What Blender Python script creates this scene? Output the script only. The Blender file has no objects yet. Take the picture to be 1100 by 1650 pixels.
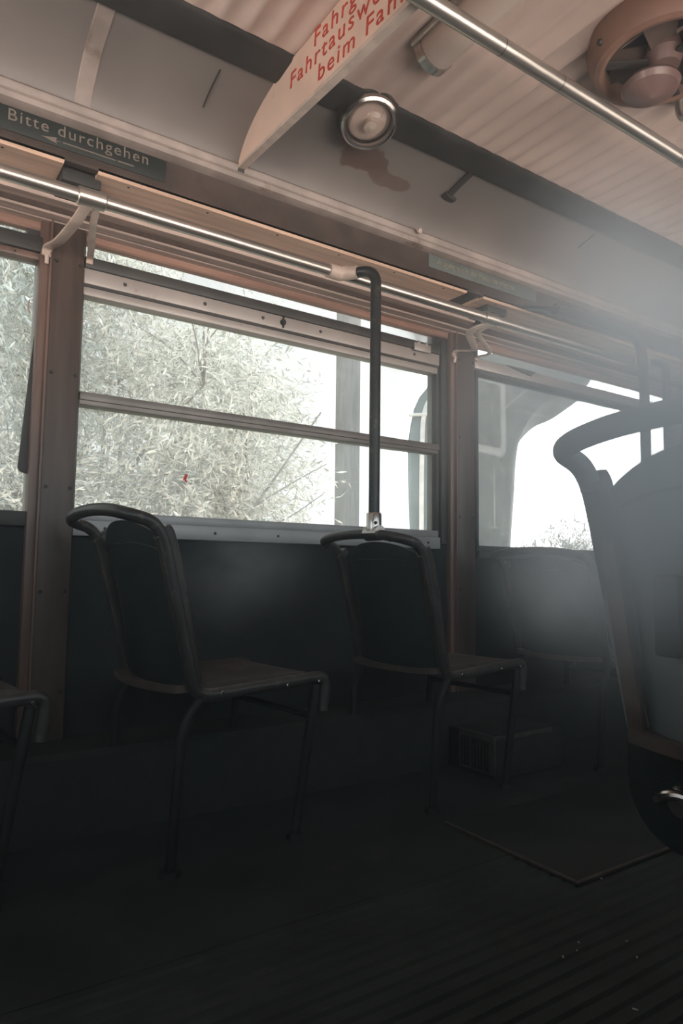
import bpy, bmesh, math, random
import numpy as np
from mathutils import Vector, Matrix

# ------------------------------------------------------------------ camera
scene = bpy.context.scene
COL = scene.collection
scene.view_settings.view_transform = 'Standard'
scene.view_settings.look = 'None'
scene.view_settings.gamma = 1.0
scene.view_settings.use_curve_mapping = False
scene.view_settings.exposure = 0.0
scene.cycles.use_denoising = True
scene.cycles.max_bounces = 10
scene.cycles.diffuse_bounces = 4
scene.cycles.glossy_bounces = 3
scene.cycles.transmission_bounces = 4
scene.cycles.transparent_max_bounces = 16
scene.cycles.volume_bounces = 2
scene.cycles.volume_step_rate = 1.0
scene.cycles.volume_max_steps = 128
scene.cycles.caustics_reflective = False
scene.cycles.caustics_refractive = False
scene.cycles.sample_clamp_indirect = 4.0

CAM = Vector((0, 0, 0.8))
yaw, pitch, roll = math.radians(33.776), math.radians(4.908), math.radians(0.704)
fwd = Vector((math.sin(yaw) * math.cos(pitch), math.cos(yaw) * math.cos(pitch), math.sin(pitch)))
rt = Vector((math.cos(yaw), -math.sin(yaw), 0))
up = rt.cross(fwd)
rt, up = rt * math.cos(roll) + up * math.sin(roll), up * math.cos(roll) - rt * math.sin(roll)
cd = bpy.data.cameras.new('camera')
cd.sensor_fit = 'VERTICAL'
cd.sensor_height = 36.0
cd.lens = 24.0
cd.clip_start = 0.02
cam = bpy.data.objects.new('camera', cd)
COL.objects.link(cam)
m = Matrix((rt, up, -fwd)).transposed().to_4x4()
m.translation = CAM
cam.matrix_world = m
scene.camera = cam

# ------------------------------------------------------------------ sky
SKY_WIN = 1.05          # white sky on the window side
SKY_BACK = 2.1         # sky on the street side behind the camera
GROUND_BACK = 9.5       # sunlit paving on the street side, lights the ceiling from below
GLOW = 30.0              # hazy sun low over the yard
GLOW_DIR = (0.7715, 0.6066, 0.192)
AIR_DENSITY = 0.024

w = bpy.data.worlds.new('overcast_sky')
scene.world = w
w.use_nodes = True
nt = w.node_tree
nt.nodes.clear()
def N(nt, t, **k):
    n = nt.nodes.new(t)
    for a, b in k.items():
        setattr(n, a, b)
    return n
def math_node(nt, op, a, b=None, clamp=False):
    n = N(nt, 'ShaderNodeMath', operation=op, use_clamp=clamp)
    for i, v in enumerate((a, b)):
        if v is None:
            continue
        if isinstance(v, (int, float)):
            n.inputs[i].default_value = v
        else:
            nt.links.new(v, n.inputs[i])
    return n.outputs[0]
def map_range(nt, v, a, b, c=0.0, d=1.0, interp='SMOOTHSTEP'):
    n = N(nt, 'ShaderNodeMapRange', interpolation_type=interp)
    nt.links.new(v, n.inputs['Value'])
    for k, x in (('From Min', a), ('From Max', b), ('To Min', c), ('To Max', d)):
        n.inputs[k].default_value = x
    return n.outputs['Result']
tc = N(nt, 'ShaderNodeTexCoord')
sep = N(nt, 'ShaderNodeSeparateXYZ')
nt.links.new(tc.outputs['Generated'], sep.inputs[0])
dirv = tc.outputs['Generated']
dot = N(nt, 'ShaderNodeVectorMath', operation='DOT_PRODUCT')
nt.links.new(dirv, dot.inputs[0])
dot.inputs[1].default_value = Vector(GLOW_DIR).normalized()
fy = map_range(nt, sep.outputs['Y'], -0.25, 0.25)
fz = map_range(nt, sep.outputs['Z'], -0.06, 0.03)
def mixc(nt, f, a, b, blend='MIX'):
    n = N(nt, 'ShaderNodeMix', data_type='RGBA', blend_type=blend)
    nt.links.new(f, n.inputs['Factor']) if not isinstance(f, (int, float)) else setattr(n.inputs['Factor'], 'default_value', f)
    for i, v in (('A', a), ('B', b)):
        s = [x for x in n.inputs if x.name == i and x.type == 'RGBA'][0]
        if isinstance(v, (tuple, list)):
            s.default_value = (*v[:3], 1)
        else:
            nt.links.new(v, s)
    return [x for x in n.outputs if x.type == 'RGBA'][0]
def sc(c, k):
    return tuple(x * k for x in c)
upper = mixc(nt, fy, sc((0.80, 0.93, 1.0), SKY_BACK), sc((1.0, 1.01, 1.0), SKY_WIN))
lower = mixc(nt, fy, sc((1.0, 0.86, 0.77), GROUND_BACK), sc((0.95, 0.95, 0.85), 1.1))
zen = map_range(nt, sep.outputs['Z'], 0.62, 0.95, 1.0, 4.2)
cz_ = N(nt, 'ShaderNodeCombineColor')
for i in range(3):
    nt.links.new(zen, cz_.inputs[i])
upper = mixc(nt, 1.0, upper, cz_.outputs[0], 'MULTIPLY')
base = mixc(nt, fz, lower, upper)
g1 = map_range(nt, dot.outputs['Value'], 0.970, 0.9985)
g2 = map_range(nt, dot.outputs['Value'], 0.80, 1.0)
g = math_node(nt, 'ADD', math_node(nt, 'MULTIPLY', g1, GLOW), math_node(nt, 'MULTIPLY', g2, 0.5))
comb = N(nt, 'ShaderNodeCombineColor')
for i in range(3):
    nt.links.new(g, comb.inputs[i])
tot = mixc(nt, 1.0, base, comb.outputs[0], 'ADD')
bg = N(nt, 'ShaderNodeBackground')
nt.links.new(tot, bg.inputs['Color'])
out = N(nt, 'ShaderNodeOutputWorld')
nt.links.new(bg.outputs[0], out.inputs['Surface'])
w.cycles.sampling_method = 'MANUAL'
w.cycles.sample_map_resolution = 512

def portal(name, x0, x1, y, z0, z1, facing):
    """daylight portal in a window opening (guides sky sampling, gives off no light itself)"""
    l = bpy.data.lights.new(name, 'AREA')
    l.shape = 'RECTANGLE'
    l.size, l.size_y = x1 - x0, z1 - z0
    l.cycles.is_portal = True
    o = bpy.data.objects.new(name, l)
    COL.objects.link(o)
    o.location = ((x0 + x1) / 2, y, (z0 + z1) / 2)
    o.rotation_euler = (math.radians(90 if facing > 0 else -90), 0, 0)
    return o
for k, (a, b) in enumerate(((-1.45, 0.37), (0.52, 2.14), (2.40, 4.15))):
    portal('window_portal', a, b, 2.52, 0.95, 2.02, -1)
for k, (a, b) in enumerate(((-1.45, 0.37), (0.52, 2.14), (2.40, 4.15))):
    portal('street_portal', a, b, -0.19, 0.95, 1.95, 1)

# ------------------------------------------------------------------ materials
def material(name, color, rough=0.6, metal=0.0, var=0.15, scale=6.0, bump=0.0, bscale=60.0, stretch=None,
             spec=0.5, color2=None, dirt=None, dirt_scale=3.0, dirt_lo=0.55, dirt_hi=0.75):
    mt = bpy.data.materials.new(name)
    mt.use_nodes = True
    t = mt.node_tree
    p = t.nodes['Principled BSDF']
    p.inputs['Roughness'].default_value = rough
    p.inputs['Metallic'].default_value = metal
    p.inputs['Specular IOR Level'].default_value = spec
    tcn = N(t, 'ShaderNodeTexCoord')
    mp = N(t, 'ShaderNodeMapping')
    if stretch:
        mp.inputs['Scale'].default_value = stretch
    t.links.new(tcn.outputs['Object'], mp.inputs[0])
    nz = N(t, 'ShaderNodeTexNoise')
    nz.inputs['Scale'].default_value = scale
    nz.inputs['Detail'].default_value = 5
    t.links.new(mp.outputs[0], nz.inputs['Vector'])
    c2 = color2 or tuple(max(0, c * (1 - 2 * var)) for c in color)
    f = map_range(t, nz.outputs['Fac'], 0.35, 0.65)
    c = mixc(t, f, c2, color)
    if dirt:
        n2 = N(t, 'ShaderNodeTexNoise')
        n2.inputs['Scale'].default_value = dirt_scale
        n2.inputs['Detail'].default_value = 8
        n2.inputs['Roughness'].default_value = 0.65
        t.links.new(mp.outputs[0], n2.inputs['Vector'])
        c = mixc(t, map_range(t, n2.outputs['Fac'], dirt_lo, dirt_hi), c, dirt)
    t.links.new(c, p.inputs['Base Color'])
    if bump:
        nb = N(t, 'ShaderNodeTexNoise')
        nb.inputs['Scale'].default_value = bscale
        nb.inputs['Detail'].default_value = 4
        t.links.new(mp.outputs[0], nb.inputs['Vector'])
        bp = N(t, 'ShaderNodeBump')
        bp.inputs['Strength'].default_value = bump
        bp.inputs['Distance'].default_value = 0.004
        t.links.new(nb.outputs['Fac'], bp.inputs['Height'])
        t.links.new(bp.outputs[0], p.inputs['Normal'])
    return mt

M = {}
M['ceiling'] = material('ceiling_paint', (0.70, 0.535, 0.475), 0.45, var=0.05, scale=3, dirt=(0.40, 0.32, 0.28), dirt_scale=2.2, dirt_lo=.58, dirt_hi=.85)
M['cove'] = material('cove_paint', (0.19, 0.165, 0.155), 0.5, var=0.08, scale=3, dirt=(0.22, 0.17, 0.14), dirt_scale=2.0, dirt_lo=.55, dirt_hi=.8)
M['mould'] = material('moulding_paint', (0.33, 0.27, 0.245), 0.5, var=0.15, scale=9, dirt=(0.16, 0.11, 0.09), dirt_scale=7, dirt_lo=.55, dirt_hi=.7)
M['dark_strip'] = material('dark_rubber_strip', (0.035, 0.032, 0.030), 0.6, var=0.2)
M['cantrail'] = material('brown_cantrail_paint', (0.075, 0.056, 0.049), 0.45, var=0.15, scale=8, dirt=(0.05, 0.032, 0.028), dirt_scale=9, dirt_lo=.55, dirt_hi=.7)
M['soffit'] = material('varnished_plywood', (0.68, 0.46, 0.35), 0.4, var=0.12, scale=3, stretch=(1, 14, 14), dirt=(0.30, 0.15, 0.09), dirt_scale=1.6, dirt_lo=.6, dirt_hi=.8)
M['wood'] = material('pale_wood_mouldings', (0.58, 0.44, 0.385), 0.5, var=0.16, scale=4, stretch=(1, 16, 16), dirt=(0.28, 0.18, 0.15), dirt_scale=5, dirt_lo=.60, dirt_hi=.72)
M['red_wood'] = material('reddish_wood_edge', (0.42, 0.245, 0.19), 0.5, var=0.15, scale=4, stretch=(1, 12, 12))
M['pillar'] = material('brown_wood_pillar', (0.082, 0.054, 0.044), 0.42, var=0.15, scale=3, stretch=(12, 12, 1), dirt=(0.07, 0.035, 0.026), dirt_scale=2)
M['pillar_trim'] = material('warm_wood_trim', (0.175, 0.108, 0.086), 0.4, var=0.15, scale=3, stretch=(12, 12, 1))
M['alu'] = material('aged_aluminium_frame', (0.40, 0.355, 0.335), 0.42, metal=0.25, var=0.08, scale=5, dirt=(0.26, 0.2, 0.18), dirt_scale=12, dirt_lo=.62, dirt_hi=.72)
M['alu_bar'] = material('dark_bronze_bar', (0.21, 0.19, 0.18), 0.42, metal=0.2, var=0.1, scale=8)
M['alu_sill'] = material('grey_sill_metal', (0.40, 0.395, 0.40), 0.42, metal=0.2, var=0.08, scale=5, dirt=(0.25, 0.23, 0.22), dirt_scale=12, dirt_lo=.62, dirt_hi=.72)
M['alu_dark'] = material('dark_frame_rubber', (0.05, 0.046, 0.044), 0.55, var=0.15)
M['steel'] = material('brushed_steel_tube', (0.52, 0.47, 0.43), 0.32, metal=0.9, var=0.08, scale=8, stretch=(1, 10, 10), bump=.03)
M['chrome'] = material('worn_chrome', (0.62, 0.58, 0.55), 0.22, metal=1.0, var=0.08, scale=8)
M['cream_metal'] = material('cream_painted_bracket', (0.55, 0.43, 0.37), 0.4, var=0.12, scale=14, dirt=(0.3, 0.2, 0.16), dirt_scale=18, dirt_lo=.6, dirt_hi=.72)
M['screw'] = material('dark_screw', (0.03, 0.026, 0.024), 0.5, metal=0.4, var=0.1)
M['wall'] = material('dark_wall_leatherette', (0.014, 0.018, 0.021), 0.75, var=0.15, scale=10, bump=.15, bscale=200, spec=.25)
M['floor'] = material('ribbed_rubber_floor', (0.020, 0.024, 0.025), 0.62, var=0.2, scale=5, dirt=(0.045, 0.042, 0.036), dirt_scale=6, dirt_lo=.55, dirt_hi=.8, spec=.3)
M['floor_edge'] = material('worn_floor_edging', (0.055, 0.045, 0.036), 0.55, var=0.25, scale=20)
M['seat_tube'] = material('dark_painted_tube', (0.022, 0.023, 0.024), 0.38, var=0.15, scale=14, dirt=(0.07, 0.06, 0.052), dirt_scale=30, dirt_lo=.58, dirt_hi=.68)
M['frame_tube'] = material('worn_brownish_tube', (0.034, 0.031, 0.029), 0.4, var=0.15, scale=14, dirt=(0.08, 0.066, 0.056), dirt_scale=30, dirt_lo=.55, dirt_hi=.66)
M['near_pad'] = material('veiled_grey_leatherette', (0.165, 0.185, 0.190), 0.5, var=0.10, scale=7, bump=.2, bscale=160, spec=.4)  # dark pad with the pale haze veil put into its colour
M['near_tube'] = material('veiled_grey_tube', (0.17, 0.185, 0.19), 0.45, var=0.1, scale=10)  # same veil put into the tube colour
M['leg_tube'] = material('dark_leg_tube', (0.011, 0.012, 0.012), 0.6, var=0.15, spec=.25)
M['seat_pad'] = material('dark_green_leatherette', (0.013, 0.019, 0.020), 0.48, var=0.18, scale=9, bump=.2, bscale=160, spec=.4)
M['seat_cushion'] = material('brown_leatherette_seat', (0.075, 0.055, 0.047), 0.5, var=0.2, scale=10, bump=.15, bscale=140)
M['side_strip'] = material('worn_dark_side_strip', (0.040, 0.032, 0.028), 0.42, var=0.2, scale=18, dirt=(0.085, 0.06, 0.048), dirt_scale=24, dirt_lo=.55, dirt_hi=.68)
M['rust'] = material('rusty_seat_edge', (0.10, 0.058, 0.042), 0.7, var=0.25, scale=22, dirt=(0.04, 0.028, 0.022), dirt_scale=30)
M['sign_green'] = material('dark_green_sign', (0.013, 0.018, 0.017), 0.5, var=0.08, scale=12)
M['sign_blue'] = material('faded_blue_green_sign', (0.105, 0.12, 0.117), 0.5, var=0.1, scale=12)
M['sign_text'] = material('beige_sign_lettering', (0.16, 0.13, 0.11), 0.6, var=0.05)
M['sign_text_faded'] = material('faded_yellow_lettering', (0.27, 0.25, 0.18), 0.6, var=0.2, scale=60)
M['board'] = material('cream_sign_board', (0.78, 0.575, 0.475), 0.45, var=0.06, scale=5, dirt=(0.45, 0.31, 0.25), dirt_scale=4, dirt_lo=.6, dirt_hi=.8)
M['board_edge'] = material('pale_board_edge', (0.62, 0.50, 0.44), 0.45, var=0.1, scale=20)
M['red_text'] = material('orange_red_lettering', (0.55, 0.055, 0.030), 0.5, var=0.08, scale=25)
M['lamp_cover'] = material('milky_tube_cover', (0.62, 0.50, 0.44), 0.3, var=0.05)
M['fan_shell'] = material('brown_fan_housing', (0.30, 0.168, 0.125), 0.38, var=0.12, scale=7)
M['fan_blade'] = material('dull_brown_blade', (0.12, 0.085, 0.072), 0.4, var=0.1)
M['fan_dark'] = material('dark_fan_inside', (0.05, 0.042, 0.038), 0.5, var=0.2)
M['fan_hub'] = material('reddish_brown_hub', (0.20, 0.125, 0.112), 0.25, var=0.1, scale=10)
M['backplate'] = material('dark_lamp_backplate', (0.05, 0.044, 0.040), 0.55, var=0.2)
M['box'] = material('dark_heater_box', (0.010, 0.012, 0.012), 0.8, var=0.25, scale=14)
M['bark'] = material('grey_bark', (0.24, 0.215, 0.19), 0.9, var=0.2, scale=12, bump=.5, bscale=40)
M['post'] = material('weathered_timber_post', (0.22, 0.205, 0.20), 0.85, var=0.15, scale=3, stretch=(10, 10, 1), bump=.3)
M['ground'] = material('dry_grass_ground', (0.42, 0.40, 0.27), 0.95, var=0.2, scale=3)
M['vehicle'] = material('dull_grey_green_bodywork', (0.17, 0.21, 0.22), 0.5, var=0.12, scale=4)
M['vehicle_trim'] = material('pale_trim_strip', (0.85, 0.82, 0.78), 0.5, var=0.1, scale=12)
M['vehicle_glass'] = material('dusty_dark_glass', (0.08, 0.10, 0.105), 0.25, var=0.15, scale=5)
M['crumb'] = material('pale_crumb', (0.55, 0.55, 0.52), 0.8, var=0.1)
M['outer'] = material('outer_skin_paint', (0.35, 0.30, 0.26), 0.5, var=0.05)
M['red_tag'] = material('red_plastic_tag', (0.75, 0.03, 0.03), 0.5, var=0.05)

def leaf_material(name, c1, c2):
    mt = bpy.data.materials.new(name)
    mt.use_nodes = True
    t = mt.node_tree
    t.nodes.clear()
    geo = N(t, 'ShaderNodeNewGeometry')
    c = mixc(t, geo.outputs['Random Per Island'], c1, c2)
    d = N(t, 'ShaderNodeBsdfDiffuse')
    tr = N(t, 'ShaderNodeBsdfTranslucent')
    gs = N(t, 'ShaderNodeBsdfGlossy')
    gs.inputs['Roughness'].default_value = 0.35
    t.links.new(c, d.inputs['Color'])
    t.links.new(c, tr.inputs['Color'])
    mx = N(t, 'ShaderNodeMixShader')
    mx.inputs[0].default_value = 0.5
    t.links.new(d.outputs[0], mx.inputs[1])
    t.links.new(tr.outputs[0], mx.inputs[2])
    m2 = N(t, 'ShaderNodeMixShader')
    m2.inputs[0].default_value = 0.06
    t.links.new(mx.outputs[0], m2.inputs[1])
    t.links.new(gs.outputs[0], m2.inputs[2])
    o = N(t, 'ShaderNodeOutputMaterial')
    t.links.new(m2.outputs[0], o.inputs['Surface'])
    return mt
M['leaf'] = leaf_material('willow_leaf', (0.29, 0.30, 0.26), (1.0, 0.95, 0.86))
M['leaf_blue'] = leaf_material('grey_willow_leaf', (0.36, 0.42, 0.41), (0.90, 0.92, 0.88))
M['grass'] = leaf_material('dry_grass_blade', (0.62, 0.62, 0.50), (0.95, 0.92, 0.82))

def glass_material(name, dust, tint=(0.95, 0.97, 0.97), scale=5.0):
    """clear pane with a film of dust that catches the daylight"""
    mt = bpy.data.materials.new(name)
    mt.use_nodes = True
    t = mt.node_tree
    t.nodes.clear()
    tcn = N(t, 'ShaderNodeTexCoord')
    tr = N(t, 'ShaderNodeBsdfTransparent')
    tr.inputs[0].default_value = (*tint, 1)
    gl = N(t, 'ShaderNodeBsdfGlossy')
    gl.inputs['Roughness'].default_value = 0.03
    fr = N(t, 'ShaderNodeFresnel')
    fr.inputs[0].default_value = 1.45
    mx = N(t, 'ShaderNodeMixShader')
    t.links.new(math_node(t, 'MULTIPLY', fr.outputs[0], 0.8), mx.inputs[0])
    t.links.new(tr.outputs[0], mx.inputs[1])
    t.links.new(gl.outputs[0], mx.inputs[2])
    df = N(t, 'ShaderNodeBsdfTranslucent')
    df.inputs[0].default_value = (0.85, 0.86, 0.86, 1)
    n1 = N(t, 'ShaderNodeTexNoise')
    n1.inputs['Scale'].default_value = scale
    n1.inputs['Detail'].default_value = 9
    n1.inputs['Roughness'].default_value = 0.6
    t.links.new(tcn.outputs['Object'], n1.inputs['Vector'])
    n2 = N(t, 'ShaderNodeTexVoronoi')
    n2.inputs['Scale'].default_value = 55
    t.links.new(tcn.outputs['Object'], n2.inputs['Vector'])
    spots = map_range(t, n2.outputs['Distance'], 0.10, 0.16, 0.35, 0.0)
    amt = math_node(t, 'MULTIPLY', map_range(t, n1.outputs['Fac'], 0.3, 0.75, 0.75, 1.25), dust)
    amt = math_node(t, 'ADD', amt, math_node(t, 'MULTIPLY', spots, map_range(t, n1.outputs['Fac'], 0.5, 0.7)), True)
    m2 = N(t, 'ShaderNodeMixShader')
    t.links.new(amt, m2.inputs[0])
    t.links.new(mx.outputs[0], m2.inputs[1])
    t.links.new(df.outputs[0], m2.inputs[2])
    o = N(t, 'ShaderNodeOutputMaterial')
    t.links.new(m2.outputs[0], o.inputs['Surface'])
    return mt
M['pane'] = glass_material('dusty_window_pane', 0.13, scale=14.0)
M['pane_clean'] = glass_material('street_window_pane', 0.04)
M['lamp_glass'] = glass_material('dusty_lamp_glass', 0.16, (0.93, 0.93, 0.91), 12)

def air_material(name, density, g=0.55, color=(0.78, 0.90, 1.0)):
    mt = bpy.data.materials.new(name)
    mt.use_nodes = True
    t = mt.node_tree
    t.nodes.clear()
    v = N(t, 'ShaderNodeVolumeScatter')
    v.inputs['Color'].default_value = (*color, 1)
    v.inputs['Density'].default_value = density
    v.inputs['Anisotropy'].default_value = g
    o = N(t, 'ShaderNodeOutputMaterial')
    t.links.new(v.outputs[0], o.inputs['Volume'])
    mt.cycles.homogeneous_volume = True
    return mt
def smoke_material(name, density, g=0.68, color=(0.90, 0.95, 1.0), nscale=1.6, soft=1.6, lo=0.25):
    mt = bpy.data.materials.new(name)
    mt.use_nodes = True
    t = mt.node_tree
    t.nodes.clear()
    tcn = N(t, 'ShaderNodeTexCoord')
    ln = N(t, 'ShaderNodeVectorMath', operation='LENGTH')
    t.links.new(tcn.outputs['Object'], ln.inputs[0])
    fall = math_node(t, 'POWER', map_range(t, ln.outputs['Value'], 1.0, 0.0), soft)
    nz = N(t, 'ShaderNodeTexNoise')
    nz.inputs['Scale'].default_value = nscale
    nz.inputs['Detail'].default_value = 3
    t.links.new(tcn.outputs['Object'], nz.inputs['Vector'])
    dn = math_node(t, 'MULTIPLY', math_node(t, 'MULTIPLY', fall, map_range(t, nz.outputs['Fac'], lo, 0.75)), density)
    v = N(t, 'ShaderNodeVolumeScatter')
    v.inputs['Color'].default_value = (*color, 1)
    v.inputs['Anisotropy'].default_value = g
    t.links.new(dn, v.inputs['Density'])
    ab = N(t, 'ShaderNodeVolumeAbsorption')       # keeps the light that passes through the smoke neutral
    ab.inputs['Color'].default_value = (*color, 1)
    t.links.new(dn, ab.inputs['Density'])
    sm = N(t, 'ShaderNodeAddShader')
    t.links.new(v.outputs[0], sm.inputs[0])
    t.links.new(ab.outputs[0], sm.inputs[1])
    o = N(t, 'ShaderNodeOutputMaterial')
    t.links.new(sm.outputs[0], o.inputs['Volume'])
    return mt

# ------------------------------------------------------------------ mesh helpers
class MB:
    """collects shapes into one mesh"""
    def __init__(s):
        s.v, s.f, s.mi, s.cur = [], [], [], 0
    def add(s, vs, fs):
        b = len(s.v)
        s.v += [tuple(p) for p in vs]
        s.f += [tuple(i + b for i in f) for f in fs]
        s.mi += [s.cur] * len(fs)
        return s
    def use(s, i):
        s.cur = i
        return s
    def box(s, x0, x1, y0, y1, z0, z1, bev=0.0):
        if bev > 0:
            bm = bmesh.new()
            bmesh.ops.create_cube(bm, size=1, matrix=Matrix.Translation(((x0 + x1) / 2, (y0 + y1) / 2, (z0 + z1) / 2)) @ Matrix.Diagonal((x1 - x0, y1 - y0, z1 - z0, 1)))
            bmesh.ops.bevel(bm, geom=bm.edges[:], offset=bev, segments=2, affect='EDGES', profile=.5)
            bm.verts.index_update()
            s.add([v.co[:] for v in bm.verts], [[v.index for v in f.verts] for f in bm.faces])
            bm.free()
            return s
        vs = [(x, y, z) for x in (x0, x1) for y in (y0, y1) for z in (z0, z1)]
        return s.add(vs, [(0, 1, 3, 2), (4, 6, 7, 5), (0, 4, 5, 1), (2, 3, 7, 6), (0, 2, 6, 4), (1, 5, 7, 3)])
    def extrude_x(s, prof, x0, x1, closed=True):
        """profile of (y, z) points pulled along X"""
        n = len(prof)
        vs = [(x0, y, z) for y, z in prof] + [(x1, y, z) for y, z in prof]
        rng = range(n if closed else n - 1)
        fs = [(i, (i + 1) % n, n + (i + 1) % n, n + i) for i in rng]
        if closed:
            fs += [tuple(range(n))[::-1], tuple(range(n, 2 * n))]
        return s.add(vs, fs)
    def prism(s, poly, d0, d1, axis='y'):
        """polygon in the two other axes, given a thickness along axis"""
        n = len(poly)
        mk = {'y': lambda a, b, d: (a, d, b), 'x': lambda a, b, d: (d, a, b), 'z': lambda a, b, d: (a, b, d)}[axis]
        vs = [mk(a, b, d0) for a, b in poly] + [mk(a, b, d1) for a, b in poly]
        fs = [(i, (i + 1) % n, n + (i + 1) % n, n + i) for i in range(n)] + [tuple(range(n))[::-1], tuple(range(n, 2 * n))]
        return s.add(vs, fs)
    def tube(s, pts, r, seg=14, cap=True, flat=None):
        """round (or flat=(a,b) elliptical) tube along points"""
        P = [Vector(p) for p in pts]
        n = len(P)
        T = [(P[min(i + 1, n - 1)] - P[max(i - 1, 0)]).normalized() for i in range(n)]
        ref = Vector((0, 0, 1)) if abs(T[0].z) < 0.9 else Vector((0, 1, 0))
        u = (ref - T[0] * ref.dot(T[0])).normalized()
        vs = []
        for i in range(n):
            u = (u - T[i] * u.dot(T[i])).normalized()
            v = T[i].cross(u)
            ri = r[i] if isinstance(r, (list, tuple)) else r
            for k in range(seg):
                a = 2 * math.pi * k / seg
                ca, sa = math.cos(a), math.sin(a)
                if flat:
                    # rectangular-ish superellipse
                    ca = math.copysign(abs(ca) ** .4, ca) * flat[0]
                    sa = math.copysign(abs(sa) ** .4, sa) * flat[1]
                vs.append(P[i] + u * (ca * ri) + v * (sa * ri))
        fs = []
        for i in range(n - 1):
            for k in range(seg):
                fs.append((i * seg + k, i * seg + (k + 1) % seg, (i + 1) * seg + (k + 1) % seg, (i + 1) * seg + k))
        if cap:
            fs += [tuple(range(seg))[::-1], tuple(range((n - 1) * seg, n * seg))]
        return s.add(vs, fs)
    def lathe(s, prof, seg=40, mat=None):
        """(r, h) profile turned round local Z then moved by mat"""
        mat = mat or Matrix()
        vs, fs = [], []
        n = len(prof)
        for k in range(seg):
            a = 2 * math.pi * k / seg
            for r, h in prof:
                vs.append(mat @ Vector((r * math.cos(a), r * math.sin(a), h)))
        for k in range(seg):
            for i in range(n - 1):
                k2 = (k + 1) % seg
                fs.append((k * n + i, k2 * n + i, k2 * n + i + 1, k * n + i + 1))
        return s.add(vs, fs)
    def disc_y(s, x, y, z, r, d, seg=12):
        """small screw head on a face that looks to -Y"""
        return s.lathe([(0.0001, d), (r * .8, d), (r, 0)], seg, Matrix.Translation((x, y, z)) @ Matrix.Rotation(math.radians(90), 4, 'X'))
    def build(s, name, mats, parent=None, smooth=True, angle=35):
        me = bpy.data.meshes.new(name)
        me.from_pydata(s.v, [], s.f)
        mats = mats if isinstance(mats, (list, tuple)) else [mats]
        for m_ in mats:
            me.materials.append(m_)
        me.polygons.foreach_set('material_index', s.mi)
        bm = bmesh.new()
        bm.from_mesh(me)
        bmesh.ops.recalc_face_normals(bm, faces=bm.faces[:])
        bm.to_mesh(me)
        bm.free()
        if smooth:
            me.polygons.foreach_set('use_smooth', [True] * len(me.polygons))
            me.set_sharp_from_angle(angle=math.radians(angle))
        me.update()
        o = bpy.data.objects.new(name, me)
        COL.objects.link(o)
        if parent:
            o.parent = parent
        return o

def spline(pts, n=8):
    """Catmull-Rom through points"""
    P = [Vector(p) for p in pts]
    P = [P[0] * 2 - P[1]] + P + [P[-1] * 2 - P[-2]]
    r = []
    for i in range(1, len(P) - 2):
        for k in range(n):
            t = k / n
            a, b, c, d = P[i - 1], P[i], P[i + 1], P[i + 2]
            r.append(0.5 * ((2 * b) + (c - a) * t + (2 * a - 5 * b + 4 * c - d) * t * t + (3 * b - a - 3 * c + d) * t ** 3))
    r.append(P[-2])
    return r
def fillet(pts, r, n=6):
    """polyline with rounded corners"""
    P = [Vector(p) for p in pts]
    res = [P[0]]
    for i in range(1, len(P) - 1):
        a, b, c = P[i - 1], P[i], P[i + 1]
        ri = r[i - 1] if isinstance(r, (list, tuple)) else r
        d1 = min(ri, (a - b).length * .49)
        d2 = min(ri, (c - b).length * .49)
        p0, p1 = b + (a - b).normalized() * d1, b + (c - b).normalized() * d2
        for k in range(n + 1):
            t = k / n
            res.append(p0 * (1 - t) ** 2 + b * 2 * t * (1 - t) + p1 * t * t)
    res.append(P[-1])
    return res

def thing(name, label, cat, loc=(0, 0, 0), group=None, rz=0.0):
    o = bpy.data.objects.new(name, None)
    COL.objects.link(o)
    o.location = loc
    o.rotation_euler = (0, 0, rz)
    o.empty_display_size = 0.1
    return tag(o, label, cat, group)
def tag(o, label, cat, group=None, kind=None):
    o['label'] = label
    o['category'] = cat
    if group:
        o['group'] = group
    if kind:
        o['kind'] = kind
    return o
def struct(o, label=None, cat=None):
    o['kind'] = 'structure'
    if label:
        o['label'] = label
        o['category'] = cat
    return o
def copy_tree(o, parent=None):
    c = o.copy()
    COL.objects.link(c)
    c.parent = parent
    for ch in list(o.children):
        copy_tree(ch, c)
    return c

def text_mesh(name, body, size, mat, parent, matrix, depth=0.0008, spacing=1.0, align='LEFT'):
    cu = bpy.data.curves.new(name, 'FONT')
    cu.body = body
    cu.size = size
    cu.space_character = spacing
    cu.extrude = depth
    cu.align_x = align
    tmp = bpy.data.objects.new('text_source', cu)
    COL.objects.link(tmp)
    bpy.context.view_layer.update()
    me = bpy.data.meshes.new_from_object(tmp.evaluated_get(bpy.context.evaluated_depsgraph_get()))
    me.name = name
    bpy.data.objects.remove(tmp)
    bpy.data.curves.remove(cu)
    me.materials.clear()
    me.materials.append(mat)
    me.transform(matrix)
    o = bpy.data.objects.new(name, me)
    COL.objects.link(o)
    o.parent = parent
    return o

XA, XB = -1.5, 5.2       # ends of the car body
MID = 1.16               # centre line of the car
def mir(y):
    return 2 * MID - y

# ------------------------------------------------------------------ floor
fl = MB()
prof = []
y = -0.16
rib = 0.04
while y < 1.40:
    if y < 0.30 or y > 1.398:
        prof.append((y, 0.0)); y += 0.46 if y < 0.30 else 0.1
        continue
    prof += [(y, -0.006), (y + 0.006, 0.0), (y + 0.028, 0.0), (y + 0.034, -0.006)]
    y += rib
prof += [(1.41, 0.0), (2.52, 0.0)]
fl.extrude_x(prof + [(2.52, -0.06), (-0.16, -0.06)], XA, XB)
struct(fl.build('floor', M['floor'], angle=20))

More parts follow.
